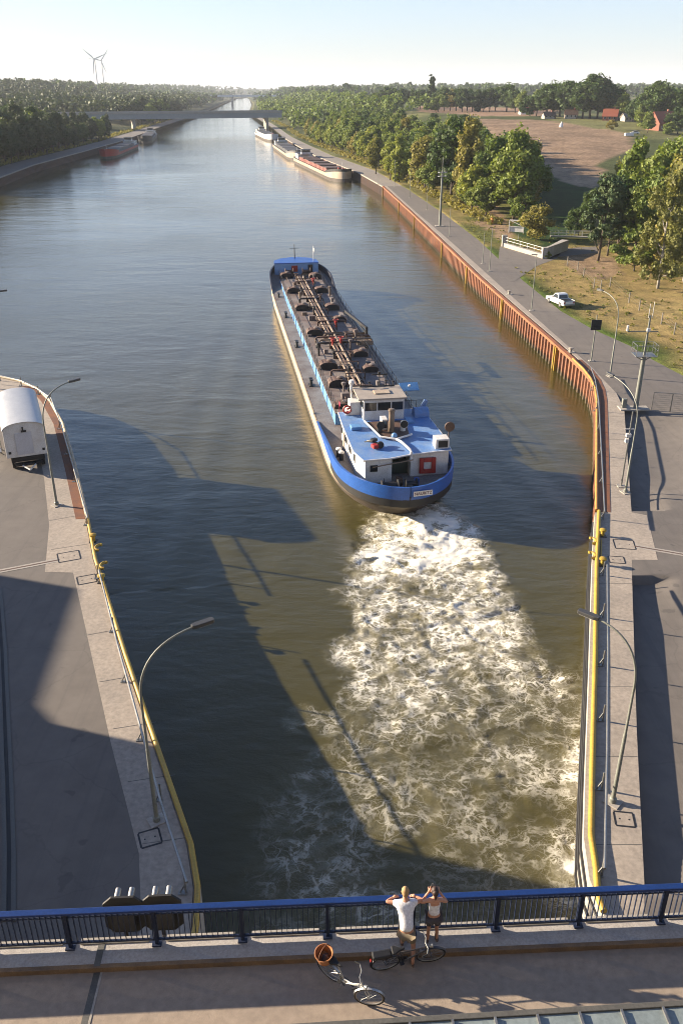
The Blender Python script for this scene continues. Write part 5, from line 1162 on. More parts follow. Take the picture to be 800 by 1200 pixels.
g = G(10,530); st_ = thing('metal_steps', 'small grey metal steps beside the white trailer at the picture edge', 'steps', (g[0]-.3, g[1], 3.0), R(22)); mb = MB()
for k in range(4): mb.bx(-.4-.25*k,-.2-.25*k,-.5,.5,.2+.2*k,.24+.2*k)
for s in (-.5,.5): mb.beam((-.1,s,0),(-1.2,s,1.0),.05,.08); mb.beam((-.2,s,.2),(-.2,s,1.1),.04,.04); mb.beam((-1.1,s,.9),(-1.1,s,1.8),.04,.04); mb.beam((-.2,s,1.1),(-1.1,s,1.8),.04,.04)
mb.build('step_frame', M_galv, st_)
# ------------------------------------------------------------------ pickup truck
g = G(655,357); pk = thing('pickup_truck', 'white double cab pickup truck driving along the quay road', 'pickup truck', (g[0], g[1], 3.0), R(17))
M_carw = mat('car_white', (.75,.74,.7), .3, var=.1, coat=.5)
mb = MB(); L2 = 2.55; W2 = .88
side = [(-L2,.42),(-L2,.98),(-.95,1.02),(-.94,1.02),(.95,1.02),(2.1,.93),(L2,.82),(L2,.4),(1.98,.36),(1.9,.62),(1.6,.74),(1.3,.62),(1.22,.36),(-1.12,.36),(-1.2,.62),(-1.5,.74),(-1.8,.62),(-1.88,.36)]
mb.extr(side, -W2, W2, 'yz'); body = mb.build('body', M_carw, pk, bevel=.04)
mb = MB(); cab = [(-.9,1.0),(-.75,1.62),(-.45,1.72),(.25,1.7),(.95,1.02)]
vs = [(s*(W2-.02 if z < 1.1 else W2-.16), y, z) for s in (-1,1) for y, z in cab]; mb.add(vs, [(0,1,2,3,4),(9,8,7,6,5)] + [(i,i+5,(i+1)%5+5,(i+1)%5) for i in range(5)]); mb.build('cab', M_carw, pk, bevel=.03)
mb = MB(); mb.add([(s*.6,.36,1.62) for s in (-1,1)] + [(s*.72,.93,1.08) for s in (1,-1)], [(0,1,2,3)]); mb.add([(s*.6,-.80,1.56) for s in (-1,1)] + [(s*.68,-.915,1.08) for s in (1,-1)], [(3,2,1,0)]); mb.v = [(x,y+(.015 if y>0 else -.015),z+.012) for x,y,z in mb.v]; mb.build('windscreen', M_win, pk, fix=False)
for s in (-1,1): mb = MB(); mb.add([(s*.865,-.72,1.12),(s*.865,.68,1.12),(s*.745,.2,1.6),(s*.735,-.6,1.6)], [(0,1,2,3)]); mb.build('side_window', M_win, pk, fix=False)
mb = MB(); mb.bx(-.78,.78,-2.45,-1.0,1.03,1.045); mb.bx(-.7,.7,-2.57,-2.552,.5,.6); mb.build('bed_liner', M_dark, pk)
for s in (-1,1):
    mb = MB(); mb.bx(s*.83-.05,s*.83+.05,-L2,-.96,1.03,1.1); mb.build('bed_rail', M_carw, pk)
    mb = MB(); mb.bx(s*.72-.1,s*.72+.1,-L2-.02,-L2+.01,.68,.95); mb.build('tail_light', M_red, pk)
    mb = MB(); mb.bx(s*.95-.07,s*.95+.07,.6,.75,1.05,1.2); mb.build('wing_mirror', M_carw, pk)
    for y in (-1.5,1.6):
        mb = MB(); mb.lathe([(.1,-.11),(.33,-.11),(.36,-.07),(.36,.07),(.33,.11),(.1,.11)], c=(s*.78,y,.36), n=18, axis='x'); w = mb.build('wheel', M_black, pk, shade=True); mb = MB(); mb.lathe([(.2,.115*s),(.18,.13*s)], c=(s*.78,y,.36), n=12, axis='x'); mb.build('rim', M_galv, w)
mb = MB(); mb.bx(-.85,.85,-2.68,-2.552,.42,.6); mb.build('rear_bumper', M_galv, pk, bevel=.02)
# ------------------------------------------------------------------ culvert parapet, footbridge
Q = [G(590,289), G(637,303), G(663,293)]
cv = thing('culvert_head', 'white concrete culvert parapet with railing beside the quay road', 'culvert', (*Q[0], 3.0)); o_ = lambda p: (p[0]-Q[0][0], p[1]-Q[0][1])
def wallseg(name, a, b, t, z0, z1, m, par):
    a, b = Vector((*a,0)), Vector((*b,0)); d = (b-a).normalized(); s = Vector((-d.y,d.x,0))*t; mb = MB(); mb.prism([tuple(p)[:2] for p in (a-s, b-s, b+s, a+s)], z0, z1); return mb.build(name, m, par)
wallseg('parapet', o_(Q[0]), o_(Q[1]), .35, 0, .75, M_conc2, cv); wallseg('side_wall', (o_(Q[1])[0]+.3, o_(Q[1])[1]+.4), o_(Q[2]), .3, -.3, 1.9, M_conc2, cv); wallseg('shaded_wall', (o_(Q[1])[0]+.6,o_(Q[1])[1]+.7), (o_(Q[2])[0]-.2,o_(Q[2])[1]+1.6), .5, 0, 1.7, M_kerb, cv)
mb = MB()
for q, h in ((o_(Q[0]), 2.2), (o_(Q[1]), 2.0)): mb.bx(q[0]-.45,q[0]+.45,q[1]-.45,q[1]+.45,0,h)
mb.build('end_pillar', M_conc2, cv)
mb = MB(); a, b = Vector((*o_(Q[0]),0)), Vector((*o_(Q[1]),0))
for t in np.linspace(.08,.92,6): p = a+(b-a)*t; mb.beam((p.x,p.y,.75),(p.x,p.y,1.85),.06,.06)
for z in (1.3,1.85): mb.beam((a.x,a.y,z),(b.x,b.y,z),.06,.06)
mb.build('parapet_railing', M_white, cv)
g = G(604,273); mb = MB(); wb = thing('weir_gate', 'white steel weir gate frame behind the culvert parapet', 'weir gate', (g[0], g[1], 3.0), R(-25))
for x in (-1.6,1.6): mb.beam((x,0,0),(x,0,2.6),.15,.15)
mb.beam((-1.6,0,2.6),(1.6,0,2.6),.15,.2); mb.beam((-1.6,0,2.6),(1.6,-.1,1.4),.1,.1); mb.beam((-1.6,0,1.3),(1.6,0,1.3),.1,.1); mb.bx(-1.5,1.5,.1,.2,.2,1.2); mb.build('gate_frame', M_white, wb)
a, b = G(648,282), G(690,279); fb = thing('foot_bridge', 'small footbridge with white rails by the tall pine trees', 'footbridge', (a[0], a[1]+3, 3.0), R(-8))
mb = MB(); mb.bx(0,9.5,-.6,.6,.35,.55); mb.build('walkway', M_conc2, fb); mb = MB()
for y in (-.6,.6):
    for x in np.arange(0,9.6,1.6): mb.beam((x,y,.55),(x,y,1.6),.06,.06)
    for z in (1.1,1.6): mb.beam((0,y,z),(9.5,y,z),.05,.05)
mb.build('railing', M_white, fb)
for (px, py, l) in ((576,262,'orange waste bin on the bare slope left of the weir gate'), (445,193,'dark rubbish bin by the far canal path')):
    g = G(px, py); mb = MB(); mb.lathe([(.3,0),(.36,1.0),(.4,1.02),(.38,1.15),(.1,1.3)], c=(0,0,0), n=14); o = mb.build('waste_bin', M_orange if 'orange' in l else M_dark, shade=True); o.location = (g[0], g[1], 3.0); tag(o, l, 'waste bin')
# quay bollards by the wall (pale)
for i, (px, py, l) in enumerate(((596,345,'small pale mooring bollard by the orange wall, beside the lone pole'),(668,413,'small pale mooring bollard just before the wall bend'))):
    g = G(px, py); root = thing('mooring_bollard', l, 'bollard', (g[0], g[1], 3.0)); mb = MB(); mb.lathe([(.2,0),(.18,.4),(.3,.46),(.3,.58),(.1,.62)], n=12); mb.build('bollard_head', M_beige, root, shade=True); mb = MB(); mb.bx(-.5,.5,-.4,.4,0,.04); mb.build('base_plate', M_conc2, root)
# posts of the wire fence on the dry slope
fpx = [(640,303),(668,302),(655,293),(690,330),(704,331),(716,333),(736,352),(748,361),(773,377),(788,389),(770,372),(697,322),(799,398)]
fpx = sorted(set([(664,311),(676,317),(695,338),(703,340),(714,336),(736,355),(748,364),(774,380),(789,392),(801,400),(683,325)]))
for i, (px, py) in enumerate(fpx):
    g = T(px, py); mb = MB(); mb.lathe([(.09,0),(.08,1.5),(.03,1.55)], n=7); o = mb.build('fence_post', M_fencewood); o.location = g; tag(o, 'grey wooden fence post in the row across the dry grass slope', 'fence post', 'fence posts across the dry grass slope')
wp = [Vector(T(*p)) for p in fpx]; mb = MB()
for a, b in zip(wp, wp[1:]):
    for z in (.6,1.0,1.35): mb.beam(a+Vector((0,0,z)), b+Vector((0,0,z)), .012, .012)
tag(mb.build('fence_wire', M_galv), 'thin wires strung between the wooden posts on the dry slope', 'fence wire')

# ------------------------------------------------------------------ off picture lock building on the left, whose roof shades the quay
lb = thing('lock_building', 'pale concrete lock building standing outside the picture on the left', 'building', (-56.5, 15, 3))
mb = MB(); mb.prism([(-20,0),(19,0),(19,25.0),(6,27.0),(2.4,31.0),(1.3,42.3),(-20,42.3)], -1, 12); mb.build('wall', M_conc2, lb)
mb = MB(); 
for y in range(3, 18, 4):
    for z in (2,6): mb.bx(18.96,19.05,y,y+2.4,z,z+1.8)
mb.build('window', M_win, lb)
mb = MB(); 
for x in (12, 13.2): mb.tube([(x,24.2,12),(x,24.2,15.6)], .12, 6)
for k in range(5): mb.beam((12,24.2,12.1+k*.7),(13.2,24.2,12.8+k*.7),.08,.08); mb.beam((12,24.2,12.8+k*.7),(13.2,24.2,12.8+k*.7),.08,.08)
mb.build('lattice_mast', M_galv, lb)
# lock gate portal behind the camera, unseen, added in this size to block sky light
gp = thing('sky_block_portal', 'tall concrete lock gate portal behind the viewpoint, outside the picture', 'building', (0, -6, 0))
mb = MB(); mb.bx(-46,46,-24,0,14.5,48); mb.bx(-46,-9,-24,0,0,14.5); mb.bx(13,46,-24,0,0,14.5); mb.build('wall', M_conc2, gp)
mb = MB()
for x in range(-42, 42, 7): mb.bx(x,x+3,.002,.06,20,24); mb.bx(x,x+3,.002,.06,34,38)
mb.build('window', M_win, gp)
# ------------------------------------------------------------------ far road bridges
fb = thing('road_bridge', 'long grey girder road bridge over the canal beyond the barges', 'bridge', (-150, 722, 0), math.atan2(42, 105))
mb = MB(); mb.bx(-115,108,-5,5,10.2,13.8); mb.build('girder', mat('girder_grey', (.4,.41,.4), .7, var=.4), fb)
mb = MB(); mb.bx(-115,108,-5.6,5.6,13.802,14.5); mb.build('deck_edge', M_conc2, fb)
mb = MB(); mb.bx(-115,108,-5.7,-5.55,14.5,15.5); mb.bx(-115,108,5.55,5.7,14.5,15.5); mb.build('parapet', M_conc2, fb)
for x in (-10, 96):
    mb = MB(); mb.bx(x-1.1,x+1.1,-3.5,3.5,-1,10.2); mb.build('pier', M_conc, fb)
b2 = thing('road_bridge', 'thin pale bridge in the far distance above the narrowing canal', 'bridge', (-300, 2000, 3), R(0)); mb = MB(); mb.bx(-130,200,-5,5,12.5,16.5); mb.build('girder', M_white, b2)
for x in (-60,70): mb = MB(); mb.bx(x-2,x+2,-3,3,-3,12.5); mb.build('pier', M_conc2, b2)
# wind turbines
def turbine(px, py, d, ang, label):
    dd = ray(px, py); x = dd[0]/dd[1]*d; z = CH + dd[2]/dd[1]*d; root = thing('wind_turbine', label, 'wind turbine', (x, d, 20)); h = z-20; mb = MB(); mb.tube([(0,0,0),(0,0,h)], [2.4,1.3], 10); mb.build('tower', M_white, root, shade=True)
    mb = MB(); mb.bx(-2,2,-4,5,h-2,h+2); nc = mb.build('nacelle', M_white, root)
    for k in range(3):
        a = ang + k*2*math.pi/3; L = 42; c, s = math.cos(a), math.sin(a); n = Vector((-s,0,c)); p = Vector((0,-5,h)); t = Vector((c,0,s))
        mb = MB(); mb.add([tuple(p + t*l + n*w + Vector((0,y,0))) for y in (-.4,.4) for l, w in ((1,-1),(10,-2.4),(L,-.3),(L,.3),(10,1.2),(1,1))], [(0,1,2,3,4,5),(11,10,9,8,7,6)] + [(i,i+6,(i+1)%6+6,(i+1)%6) for i in range(6)]); mb.build('rotor_blade', M_white, root)
turbine(111, 69, 2900, .35, 'left of the two pale wind turbines on the horizon')
turbine(119, 71, 3300, .9, 'right of the two pale wind turbines on the horizon')
# ------------------------------------------------------------------ houses and vehicles beyond the field
def house(px, py, w, d, h, rh, rz, roofm, wallm, label):
    p = T(px, py); root = thing('farm_house', label, 'house', (p[0], p[1], p[2]-.3), rz)
    mb = MB(); mb.bx(-w/2,w/2,-d/2,d/2,0,h); mb.extr([(-d/2,h),(d/2,h),(0,h+rh)], -w/2, w/2, 'yz'); mb.build('wall', wallm, root)
    mb = MB()
    for s in (-1,1): mb.extr([(s*(d/2+.5),h-.35),(s*(d/2+.5),h-.1),(0,h+rh+.25),(0,h+rh)], -w/2-.4, w/2+.4, 'yz')
    rf = mb.build('roof', roofm, root); mb = MB(); mb.bx(w*.2,w*.2+.9,-.4,.4,h+rh-.6,h+rh+1.2); mb.build('chimney', M_brick, rf)
    for k in range(3): x = -w/2 + w*(k+.5)/3; mb = MB(); mb.bx(x-.6,x+.6,-d/2-.06,-d/2-.002,1.0,2.3); o = mb.build('window', M_white, root); mb = MB(); mb.bx(x-.5,x+.5,-d/2-.08,-d/2-.062,1.1,2.2); mb.build('pane', M_win, o)
    mb = MB(); mb.bx(w*.38,w*.38+1,-d/2-.06,-d/2-.002,0,2.1); mb.build('door', M_brownsteel, root)
house(774,152,13,9,3.5,5.2,R(28),M_tile,M_brick,'red tiled farmhouse at the right picture edge above the trees')
house(714,141,8,7,2.6,3.6,R(-20),M_tile,M_brick,'red roofed house between the big dark oaks and the round tree')
house(616,134,9,6,2.2,2.2,R(5),M_tile,M_white,'low pale house with a red roof left of the dark oaks')
house(642,139,7,5,2.0,1.8,R(10),M_brownsteel,M_beige,'brown barn half hidden under the dark oaks')
house(668,139,7,6,2.6,2.4,R(-8),M_brownsteel,M_beige,'small pale shed under the right hand dark oak')
house(735,142,7,5,2.4,1.8,R(15),M_beige,M_beige,'pale hut between the oaks and the white car')
p = T(743,157); cr_ = thing('parked_car', 'white car parked at the far edge of the field', 'car', (p[0], p[1], p[2]-.05), R(75))
mb = MB(); mb.extr([(-2.2,.35),(-2.2,.95),(-1.6,1.05),(-1.1,1.5),(.5,1.5),(1.2,1.02),(2.1,.85),(2.2,.35)], -.85, .85, 'yz'); mb.build('body', M_carw, cr_, bevel=.08)
mb = MB(); mb.extr([(-1.45,1.06),(-1.02,1.44),(.42,1.44),(1.02,1.04)], -.87, .87, 'yz'); mb.build('window', M_win, cr_)
for s in (-1,1):
    for y in (-1.4,1.4): mb = MB(); mb.lathe([(.1,-.1),(.32,-.1),(.32,.1),(.1,.1)], c=(s*.8,y,.32), n=14, axis='x'); mb.build('wheel', M_black, cr_)
p = T(657,149); mb = MB(); mb.lathe([(1.0,0),(.95,1.2),(.5,1.9),(.15,2.7),(.02,2.8)], n=12); o = mb.build('garden_tent', M_white, shade=True); o.location = p; tag(o, 'small white pointed tent at the edge of the ploughed field', 'tent')
p = T(736,160); mb = MB(); mb.bx(-2,2,-1,1,.3,1.4); mb.bx(-1.8,1.8,-.8,.8,1.4,1.6); o = mb.build('white_trailer', M_white, bevel=.1); o.location = p; tag(o, 'low white trailer beside the white car beyond the field', 'trailer')
# ------------------------------------------------------------------ trees
def leafmat(name, c1, c2, c3, trans=.28, lo=.75, hi=1.5):
    m, nt, out = newmat(name); P = nd(nt, 'ShaderNodeBsdfPrincipled', i_Roughness=.62); P.inputs['Specular IOR Level'].default_value = .25
    oi = nd(nt, 'ShaderNodeObjectInfo'); g = pos(nt); n = noise(nt, .55, 3, .6, g)
    c = mixc(nt, oi.outputs['Random'], c1, c2); c = mixc(nt, math_(nt, 'MULTIPLY', ramp(nt, n.outputs[0], [(.42,0),(.68,1)]), .65), c, c3)
    ge = nt.nodes.new('ShaderNodeNewGeometry'); v = ramp(nt, ge.outputs['Random Per Island'], [(0,lo),(1,hi)]); c = mixc(nt, 1, c, v, 'MULTIPLY')
    nt.links.new(c, P.inputs['Base Color']); t = nd(nt, 'ShaderNodeBsdfTranslucent'); nt.links.new(mixc(nt, 1, c, (1.3,1.3,.6), 'MULTIPLY'), t.inputs[0])
    mx = nt.nodes.new('ShaderNodeMixShader'); mx.inputs[0].default_value = trans; nt.links.new(P.outputs[0], mx.inputs[1]); nt.links.new(t.outputs[0], mx.inputs[2]); nt.links.new(mx.outputs[0], out.inputs[0]); return m
LM = {'green': leafmat('leaves_green', (.085,.13,.028), (.13,.165,.034), (.18,.2,.045)), 'dark': leafmat('leaves_dark', (.035,.065,.018), (.05,.085,.022), (.08,.11,.03)),
      'yellow': leafmat('leaves_yellow_green', (.22,.24,.04), (.19,.22,.04), (.26,.27,.06)), 'olive': leafmat('leaves_olive', (.16,.165,.04), (.21,.17,.045), (.24,.21,.055)),
      'pine': leafmat('needles_pine', (.04,.07,.028), (.07,.1,.035), (.1,.12,.04), .1), 'birch': leafmat('leaves_birch', (.13,.14,.04), (.15,.15,.045), (.18,.17,.06)),
      'left': leafmat('leaves_left_shaded', (.045,.07,.024), (.06,.085,.028), (.075,.095,.034), .15, .8, .95)}  # left wood: darker, flatter leaf colours stand in for its shaded side
def leaves(centers, radii, per, size, rs, flat=.6):
    """small leaf-sized quads spread over clumps: returns verts, faces"""
    C = np.repeat(np.array(centers), per, 0); Rr = np.repeat(np.array(radii), per, 0); n = len(C)
    d = rs.normal(size=(n,3)); d /= np.linalg.norm(d, axis=1)[:,None]; rad = rs.uniform(.45,1.08,(n,1))**.6
    P = C + d*Rr*rad
    nn = d*np.array([1,1,.8]) + rs.normal(size=(n,3))*flat; nn /= np.linalg.norm(nn,axis=1)[:,None]
    a = np.cross(nn, rs.normal(size=(n,3))); a /= np.linalg.norm(a,axis=1)[:,None]; b = np.cross(nn, a)
    s = size*rs.uniform(.6,1.4,(n,1)); asp = rs.uniform(.5,1,(n,1))
    V = np.stack([P-a*s-b*s*asp, P+a*s*.7-b*s*asp, P+a*s+b*s*asp*.8, P-a*s*.5+b*s*asp],1).reshape(-1,3)
    return V, n
def leaf_mesh(name, V, n, m):
    me = bpy.data.meshes.new(name); me.vertices.add(len(V)); me.vertices.foreach_set('co', V.astype(np.float32).ravel())
    me.loops.add(4*n); me.loops.foreach_set('vertex_index', np.arange(4*n, dtype=np.int32)); me.polygons.add(n)
    me.polygons.foreach_set('loop_start', np.arange(0,4*n,4,dtype=np.int32)); me.polygons.foreach_set('loop_total', np.full(n,4,dtype=np.int32)); me.update(calc_edges=True); me.materials.append(m); return me
def crown_blobs(kind, H, rs):
    C = []; Q = []
    if kind in ('broad','oak','bush'):
        cz, rx, rz, nb = {'broad': (.55,.27,.42,46), 'oak': (.58,.42,.40,64), 'bush': (.45,.5,.42,26)}[kind]
        for i in range(nb):
            d = rs.normal(size=3); d /= np.linalg.norm(d); r = rs.uniform(.35,1)**.5; lop = 1 + .22*math.sin(3*math.atan2(d[1],d[0]) + rs.uniform(0,.8))
            p = d*r*np.array([rx*lop, rx*lop, rz])*H*.84; p[2] += cz*H; taper = 1 - .35*max(0, d[2]); p[0] *= taper; p[1] *= taper
            C.append(p); k = rs.uniform(.07,.125)*H*(1.25 if kind == 'bush' else 1); Q.append((k,k,k*.75))
    elif kind == 'tall':
        for i in range(46):
            z = rs.uniform(.1,.97); w = .17*math.sin(math.pi*min(1,z*.8+.17))**.7; a = rs.uniform(0,6.283); r = w*rs.uniform(.3,1); C.append(np.array([r*math.cos(a),r*math.sin(a),z])*H); k = rs.uniform(.05,.09)*H; Q.append((k,k,k*1.1))
    elif kind == 'pine':
        for i in range(40):
            z = rs.uniform(.3,.98); w = .3*(1.08-z)**.6; a = rs.uniform(0,6.283); r = w*rs.uniform(.3,1); C.append(np.array([r*math.cos(a),r*math.sin(a),z])*H); k = rs.uniform(.06,.1)*H; Q.append((k,k,k*.5))
    elif kind == 'spruce':
        for i in range(40):
            z = rs.uniform(.06,1); w = .2*(1.02-z); a = rs.uniform(0,6.283); r = w*rs.uniform(.2,1); C.append(np.array([r*math.cos(a),r*math.sin(a),z])*H); k = (.035+.06*(1-z))*H; Q.append((k,k,k*.6))
    elif kind == 'birch':
        for i in range(58):
            z = rs.uniform(.16,.98); w = .24*math.sin(math.pi*min(1,z*.85+.1))**.8; a = rs.uniform(0,6.283); r = w*rs.uniform(.25,1.05); C.append(np.array([r*math.cos(a),r*math.sin(a),z])*H); k = rs.uniform(.03,.06)*H; Q.append((k,k,k*1.5))
    return C, Q
def trunk_mesh(kind, H, rs, C):
    mb = MB(); r0 = .018*H*(1.3 if kind == 'oak' else .8 if kind == 'birch' else 1); top = .8*H if kind not in ('bush',) else .4*H
    lean = rs.uniform(-.04,.04,2); pts = [(lean[0]*z*H, lean[1]*z*H, z*H-.2) for z in np.linspace(0, top/H, 7)]; mb.tube(pts, list(np.linspace(r0, r0*.25, 7)), 8)
    order = sorted(C, key=lambda p: p[2]); step = max(1, len(order)//12)
    for p in order[::step]:
        z0 = max(.12*H, p[2] - .18*H); b = Vector((lean[0]*z0, lean[1]*z0, z0)); e = Vector(p); m = (b+e)/2 + Vector((0,0,-.02*H)); mb.tube([b,m,e], [r0*.45,r0*.3,r0*.1], 5, cap=False)
    me = bpy.data.meshes.new('trunk'); me.from_pydata(mb.v, [], mb.f); me.materials.append(M_birch if kind == 'birch' else M_bark); me.polygons.foreach_set('use_smooth', [True]*len(mb.f)); return me
VAR = {}
def variant(kind, leafm, seed, per, size):
    key = (kind, leafm, seed)
    if key not in VAR:
        rs = np.random.RandomState(seed*17 + len(kind)*3 + 5); C, Q = crown_blobs(kind, 16.0, rs); V, n = leaves(C, Q, per, size, rs, .55)
        # a few stray sprays break the outline
        V2, n2 = leaves([c*1.06 + rs.normal(size=3)*.35 for c in C], [(q[0]*.9,q[1]*.9,q[2]*1.1) for q in Q], max(6, per//7), size*.9, rs, .9)
        VAR[key] = (leaf_mesh('crown', np.concatenate([V,V2]), n+n2, LM[leafm]), trunk_mesh(kind, 16.0, rs, C))
    return VAR[key]
def tree(kind, leafm, seed, x, y, H, label, group=None, per=110, size=.27, z=None, name=None, cat='tree', tilt=0):
    cm, tm = variant(kind, leafm, seed, int(per*1.35), size*1.08)
    root = thing(name or {'pine':'pine_tree','birch':'birch_tree','spruce':'spruce_tree','bush':'shrub','oak':'oak_tree'}.get(kind,'leafy_tree'), label, cat, (x, y, (hgt(x,y) if z is None else z) - .15), (x*7.3+y*3.1) % 6.28, group)
    s = H/16.0; root.scale = (s, s, s); root.rotation_euler[0] = tilt
    for nm, me in (('crown', cm), ('trunk', tm)): o = bpy.data.objects.new(nm, me); COL.objects.link(o); o.parent = root
    return root
rt = random.Random(21); NT = [0]
def top_h(x, y, py):
    """tree height so that a tree standing at x, y reaches row py"""
    z0 = hgt(x, y); d = ray(400, py); return CH + d[2]/d[1]*y - z0
# -- hand placed trees on the right
def pt(px, py, toppy, kind, lm, seed, label, **k):
    g = T(px, py); H = top_h(g[0], g[1], toppy)*1.08; tree(kind, lm, seed, g[0], g[1], H, label, **k)
pt(601,258,152,'broad','green',1,'big rounded green tree at the near end of the right bank wood', per=190, size=.22)
pt(574,247,160,'broad','green',2,'full green tree just left of the big rounded one', per=190, size=.22)
pt(548,236,150,'tall','olive',3,'slim olive green tree in the middle of the bank wood edge', per=150, size=.22)
pt(528,232,138,'broad','dark',4,'dark green tree behind the tall ring mast', per=160, size=.24)
pt(628,281,234,'bush','olive',1,'low yellowish bush beside the culvert parapet', name='shrub', cat='shrub', per=150, size=.28)
pt(611,262,222,'bush','green',2,'green bush at the foot of the near end of the wood', name='shrub', cat='shrub', per=150, size=.28)
pt(467,213,163,'tall','yellow',5,'bright yellow green slender tree at the wood edge, left of the pair', per=150, size=.22)
pt(457,211,168,'broad','yellow',6,'bright yellow green round tree at the wood edge', per=150, size=.22)
pt(497,223,158,'broad','olive',7,'olive tree between the yellow green trees and the ring mast', per=150, size=.24)
pt(440,204,160,'broad','olive',8,'brownish green tree left of the yellow green trees', per=130, size=.24)
pt(700,306,215,'pine','pine',1,'pine with leaning bare trunk in front of the right hand tree group', per=170, size=.2, tilt=.06)
pt(711,300,228,'pine','pine',2,'smaller pine close behind the leaning one', per=170, size=.2)
pt(677,276,238,'bush','dark',3,'dark bush left of the leaning pine', name='shrub', cat='shrub', per=150, size=.28)
pt(690,268,222,'broad','dark',9,'dark small tree behind the footbridge', per=150, size=.24)
pt(733,285,178,'tall','green',10,'tall green tree rising above the pines', per=210, size=.2)
pt(752,290,182,'broad','green',11,'large bright green tree in the middle of the right hand group', per=210, size=.2)
pt(784,282,160,'broad','green',12,'large green tree at the right picture edge', per=210, size=.2)
pt(806,292,182,'broad','green',13,'green tree cut by the right picture edge', per=200, size=.2)
pt(724,262,186,'broad','olive',14,'paler tree at the back left of the right hand group', per=170, size=.22)
pt(770,262,168,'broad','green',15,'green tree at the back of the right hand group', per=170, size=.22)
pt(770,338,216,'birch','birch',1,'birch with white trunk and thin yellowish leaves on the dry slope', per=120, size=.14)
pt(800,330,232,'birch','birch',2,'second birch, at the picture edge, with green grey leaves', per=120, size=.14)
pt(764,302,196,'broad','green',16,'green tree in the middle row of the right hand group', per=190, size=.22)
pt(792,305,176,'broad','olive',17,'olive green tree in the middle row at the right picture edge', per=190, size=.22)
pt(743,300,214,'broad','green',18,'lower green tree between the pines and the birch', per=190, size=.22)
pt(722,296,206,'broad','dark',19,'dark green tree right behind the pines', per=190, size=.22)
pt(804,268,140,'broad','green',20,'tallest green tree, cut by the right picture edge', per=190, size=.22)
pt(778,318,250,'bush','olive',6,'olive bush behind the birches', name='shrub', cat='shrub', per=150, size=.28)
pt(742,318,262,'bush','green',4,'bright green bush under the tall trees beside the birch', name='shrub', cat='shrub', per=150, size=.28)
pt(640,303,292,'bush','green',5,'tiny bush beside the fence posts by the side road', name='shrub', cat='shrub', per=60, size=.5)
# -- the wood along the right bank: rows of separate trees
WL = [(205,36.5),(240,32),(282,27),(350,19),(428,4),(520,-12),(609,-26),(779,-46),(1230,-108)]
WR = [(205,45),(240,50),(290,56),(350,56),(445,66),(600,88),(779,116),(955,138),(1230,150)]
y = 212.0; k = 0; spots = []
while y < 900:
    gap = 7.2 + (y-205)*.009; a, b = interp(WL, y), interp(WR, y); nrow = 0
    x = a + rt.uniform(0, 2)
    while x < b and nrow < (9 if y < 460 else 5):
        spots.append((x + rt.uniform(-1.5,1.5), y + rt.uniform(-2,2), nrow)); x += gap*rt.uniform(.85,1.2); nrow += 1
    y += gap*rt.uniform(.9,1.05)
kinds = [('broad','green'),('broad','dark'),('tall','green'),('broad','olive'),('oak','green'),('broad','yellow'),('tall','olive'),('oak','dark'),('pine','pine')]
wts = [10,4,4,1.8,5,1.2,1,2.4,1.2]
LAB = {('broad','green'):'mid green round crowned tree inside the right bank wood', ('broad','dark'):'dark green round crowned tree inside the right bank wood', ('tall','green'):'slim mid green tree inside the right bank wood', ('broad','olive'):'olive brown round crowned tree in the right bank wood',
       ('oak','green'):'broad spreading green tree inside the right bank wood', ('broad','yellow'):'yellowish round crowned tree inside the right bank wood', ('tall','olive'):'slim olive tree inside the right bank wood', ('oak','dark'):'broad dark spreading tree inside the right bank wood', ('pine','pine'):'blue green pine inside the right bank wood'}
for x, y, row in spots[:205]:
    if any(math.hypot(x-q[0], y-q[1]) < 5 for q in [T(601,258),T(574,247),T(548,236),T(528,232),T(467,213),T(457,211),T(497,223),T(440,204)]): continue
    kd = rt.choices(kinds, wts)[0]
    if row == 0: kd = rt.choice((('broad','green'),('oak','green'),('broad','olive'),('broad','green'),('tall','green'),('broad','yellow'),('oak','green')))
    H = rt.uniform(11,15) + (1.5 if 1 <= row <= 3 else 0) - (2.5 if row == 0 else 0)
    q = tree(kd[0], kd[1], rt.randint(1,3), x, y, H, LAB[kd], 'trees of the right bank wood, ' + kd[0] + ' ' + kd[1]); q.scale = (q.scale.x*1.14, q.scale.y*1.14, q.scale.z)
# -- left bank wood
cnt = 0; y = 300.0
LL = {('broad','left'):'dark round crowned tree in the shaded left bank wood', ('oak','left'):'dark spreading tree in the shaded left bank wood', ('tall','left'):'slim dark tree in the shaded left bank wood', ('broad','dark'):'very dark round crowned tree in the shaded left bank wood', ('oak','green'):'greener spreading tree in the left bank wood'}
while y < 1050 and cnt < 150:
    gap = 8 + (y-300)*.011; x = interp(XLO, y) - 2.5
    for r_ in range(4 if y < 600 else 2):
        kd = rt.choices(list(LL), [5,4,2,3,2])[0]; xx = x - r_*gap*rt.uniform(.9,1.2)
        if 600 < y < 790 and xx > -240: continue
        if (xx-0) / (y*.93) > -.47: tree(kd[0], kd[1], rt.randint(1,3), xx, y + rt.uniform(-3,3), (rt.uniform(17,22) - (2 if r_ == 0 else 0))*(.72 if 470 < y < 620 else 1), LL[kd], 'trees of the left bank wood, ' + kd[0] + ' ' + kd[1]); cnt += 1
    y += gap
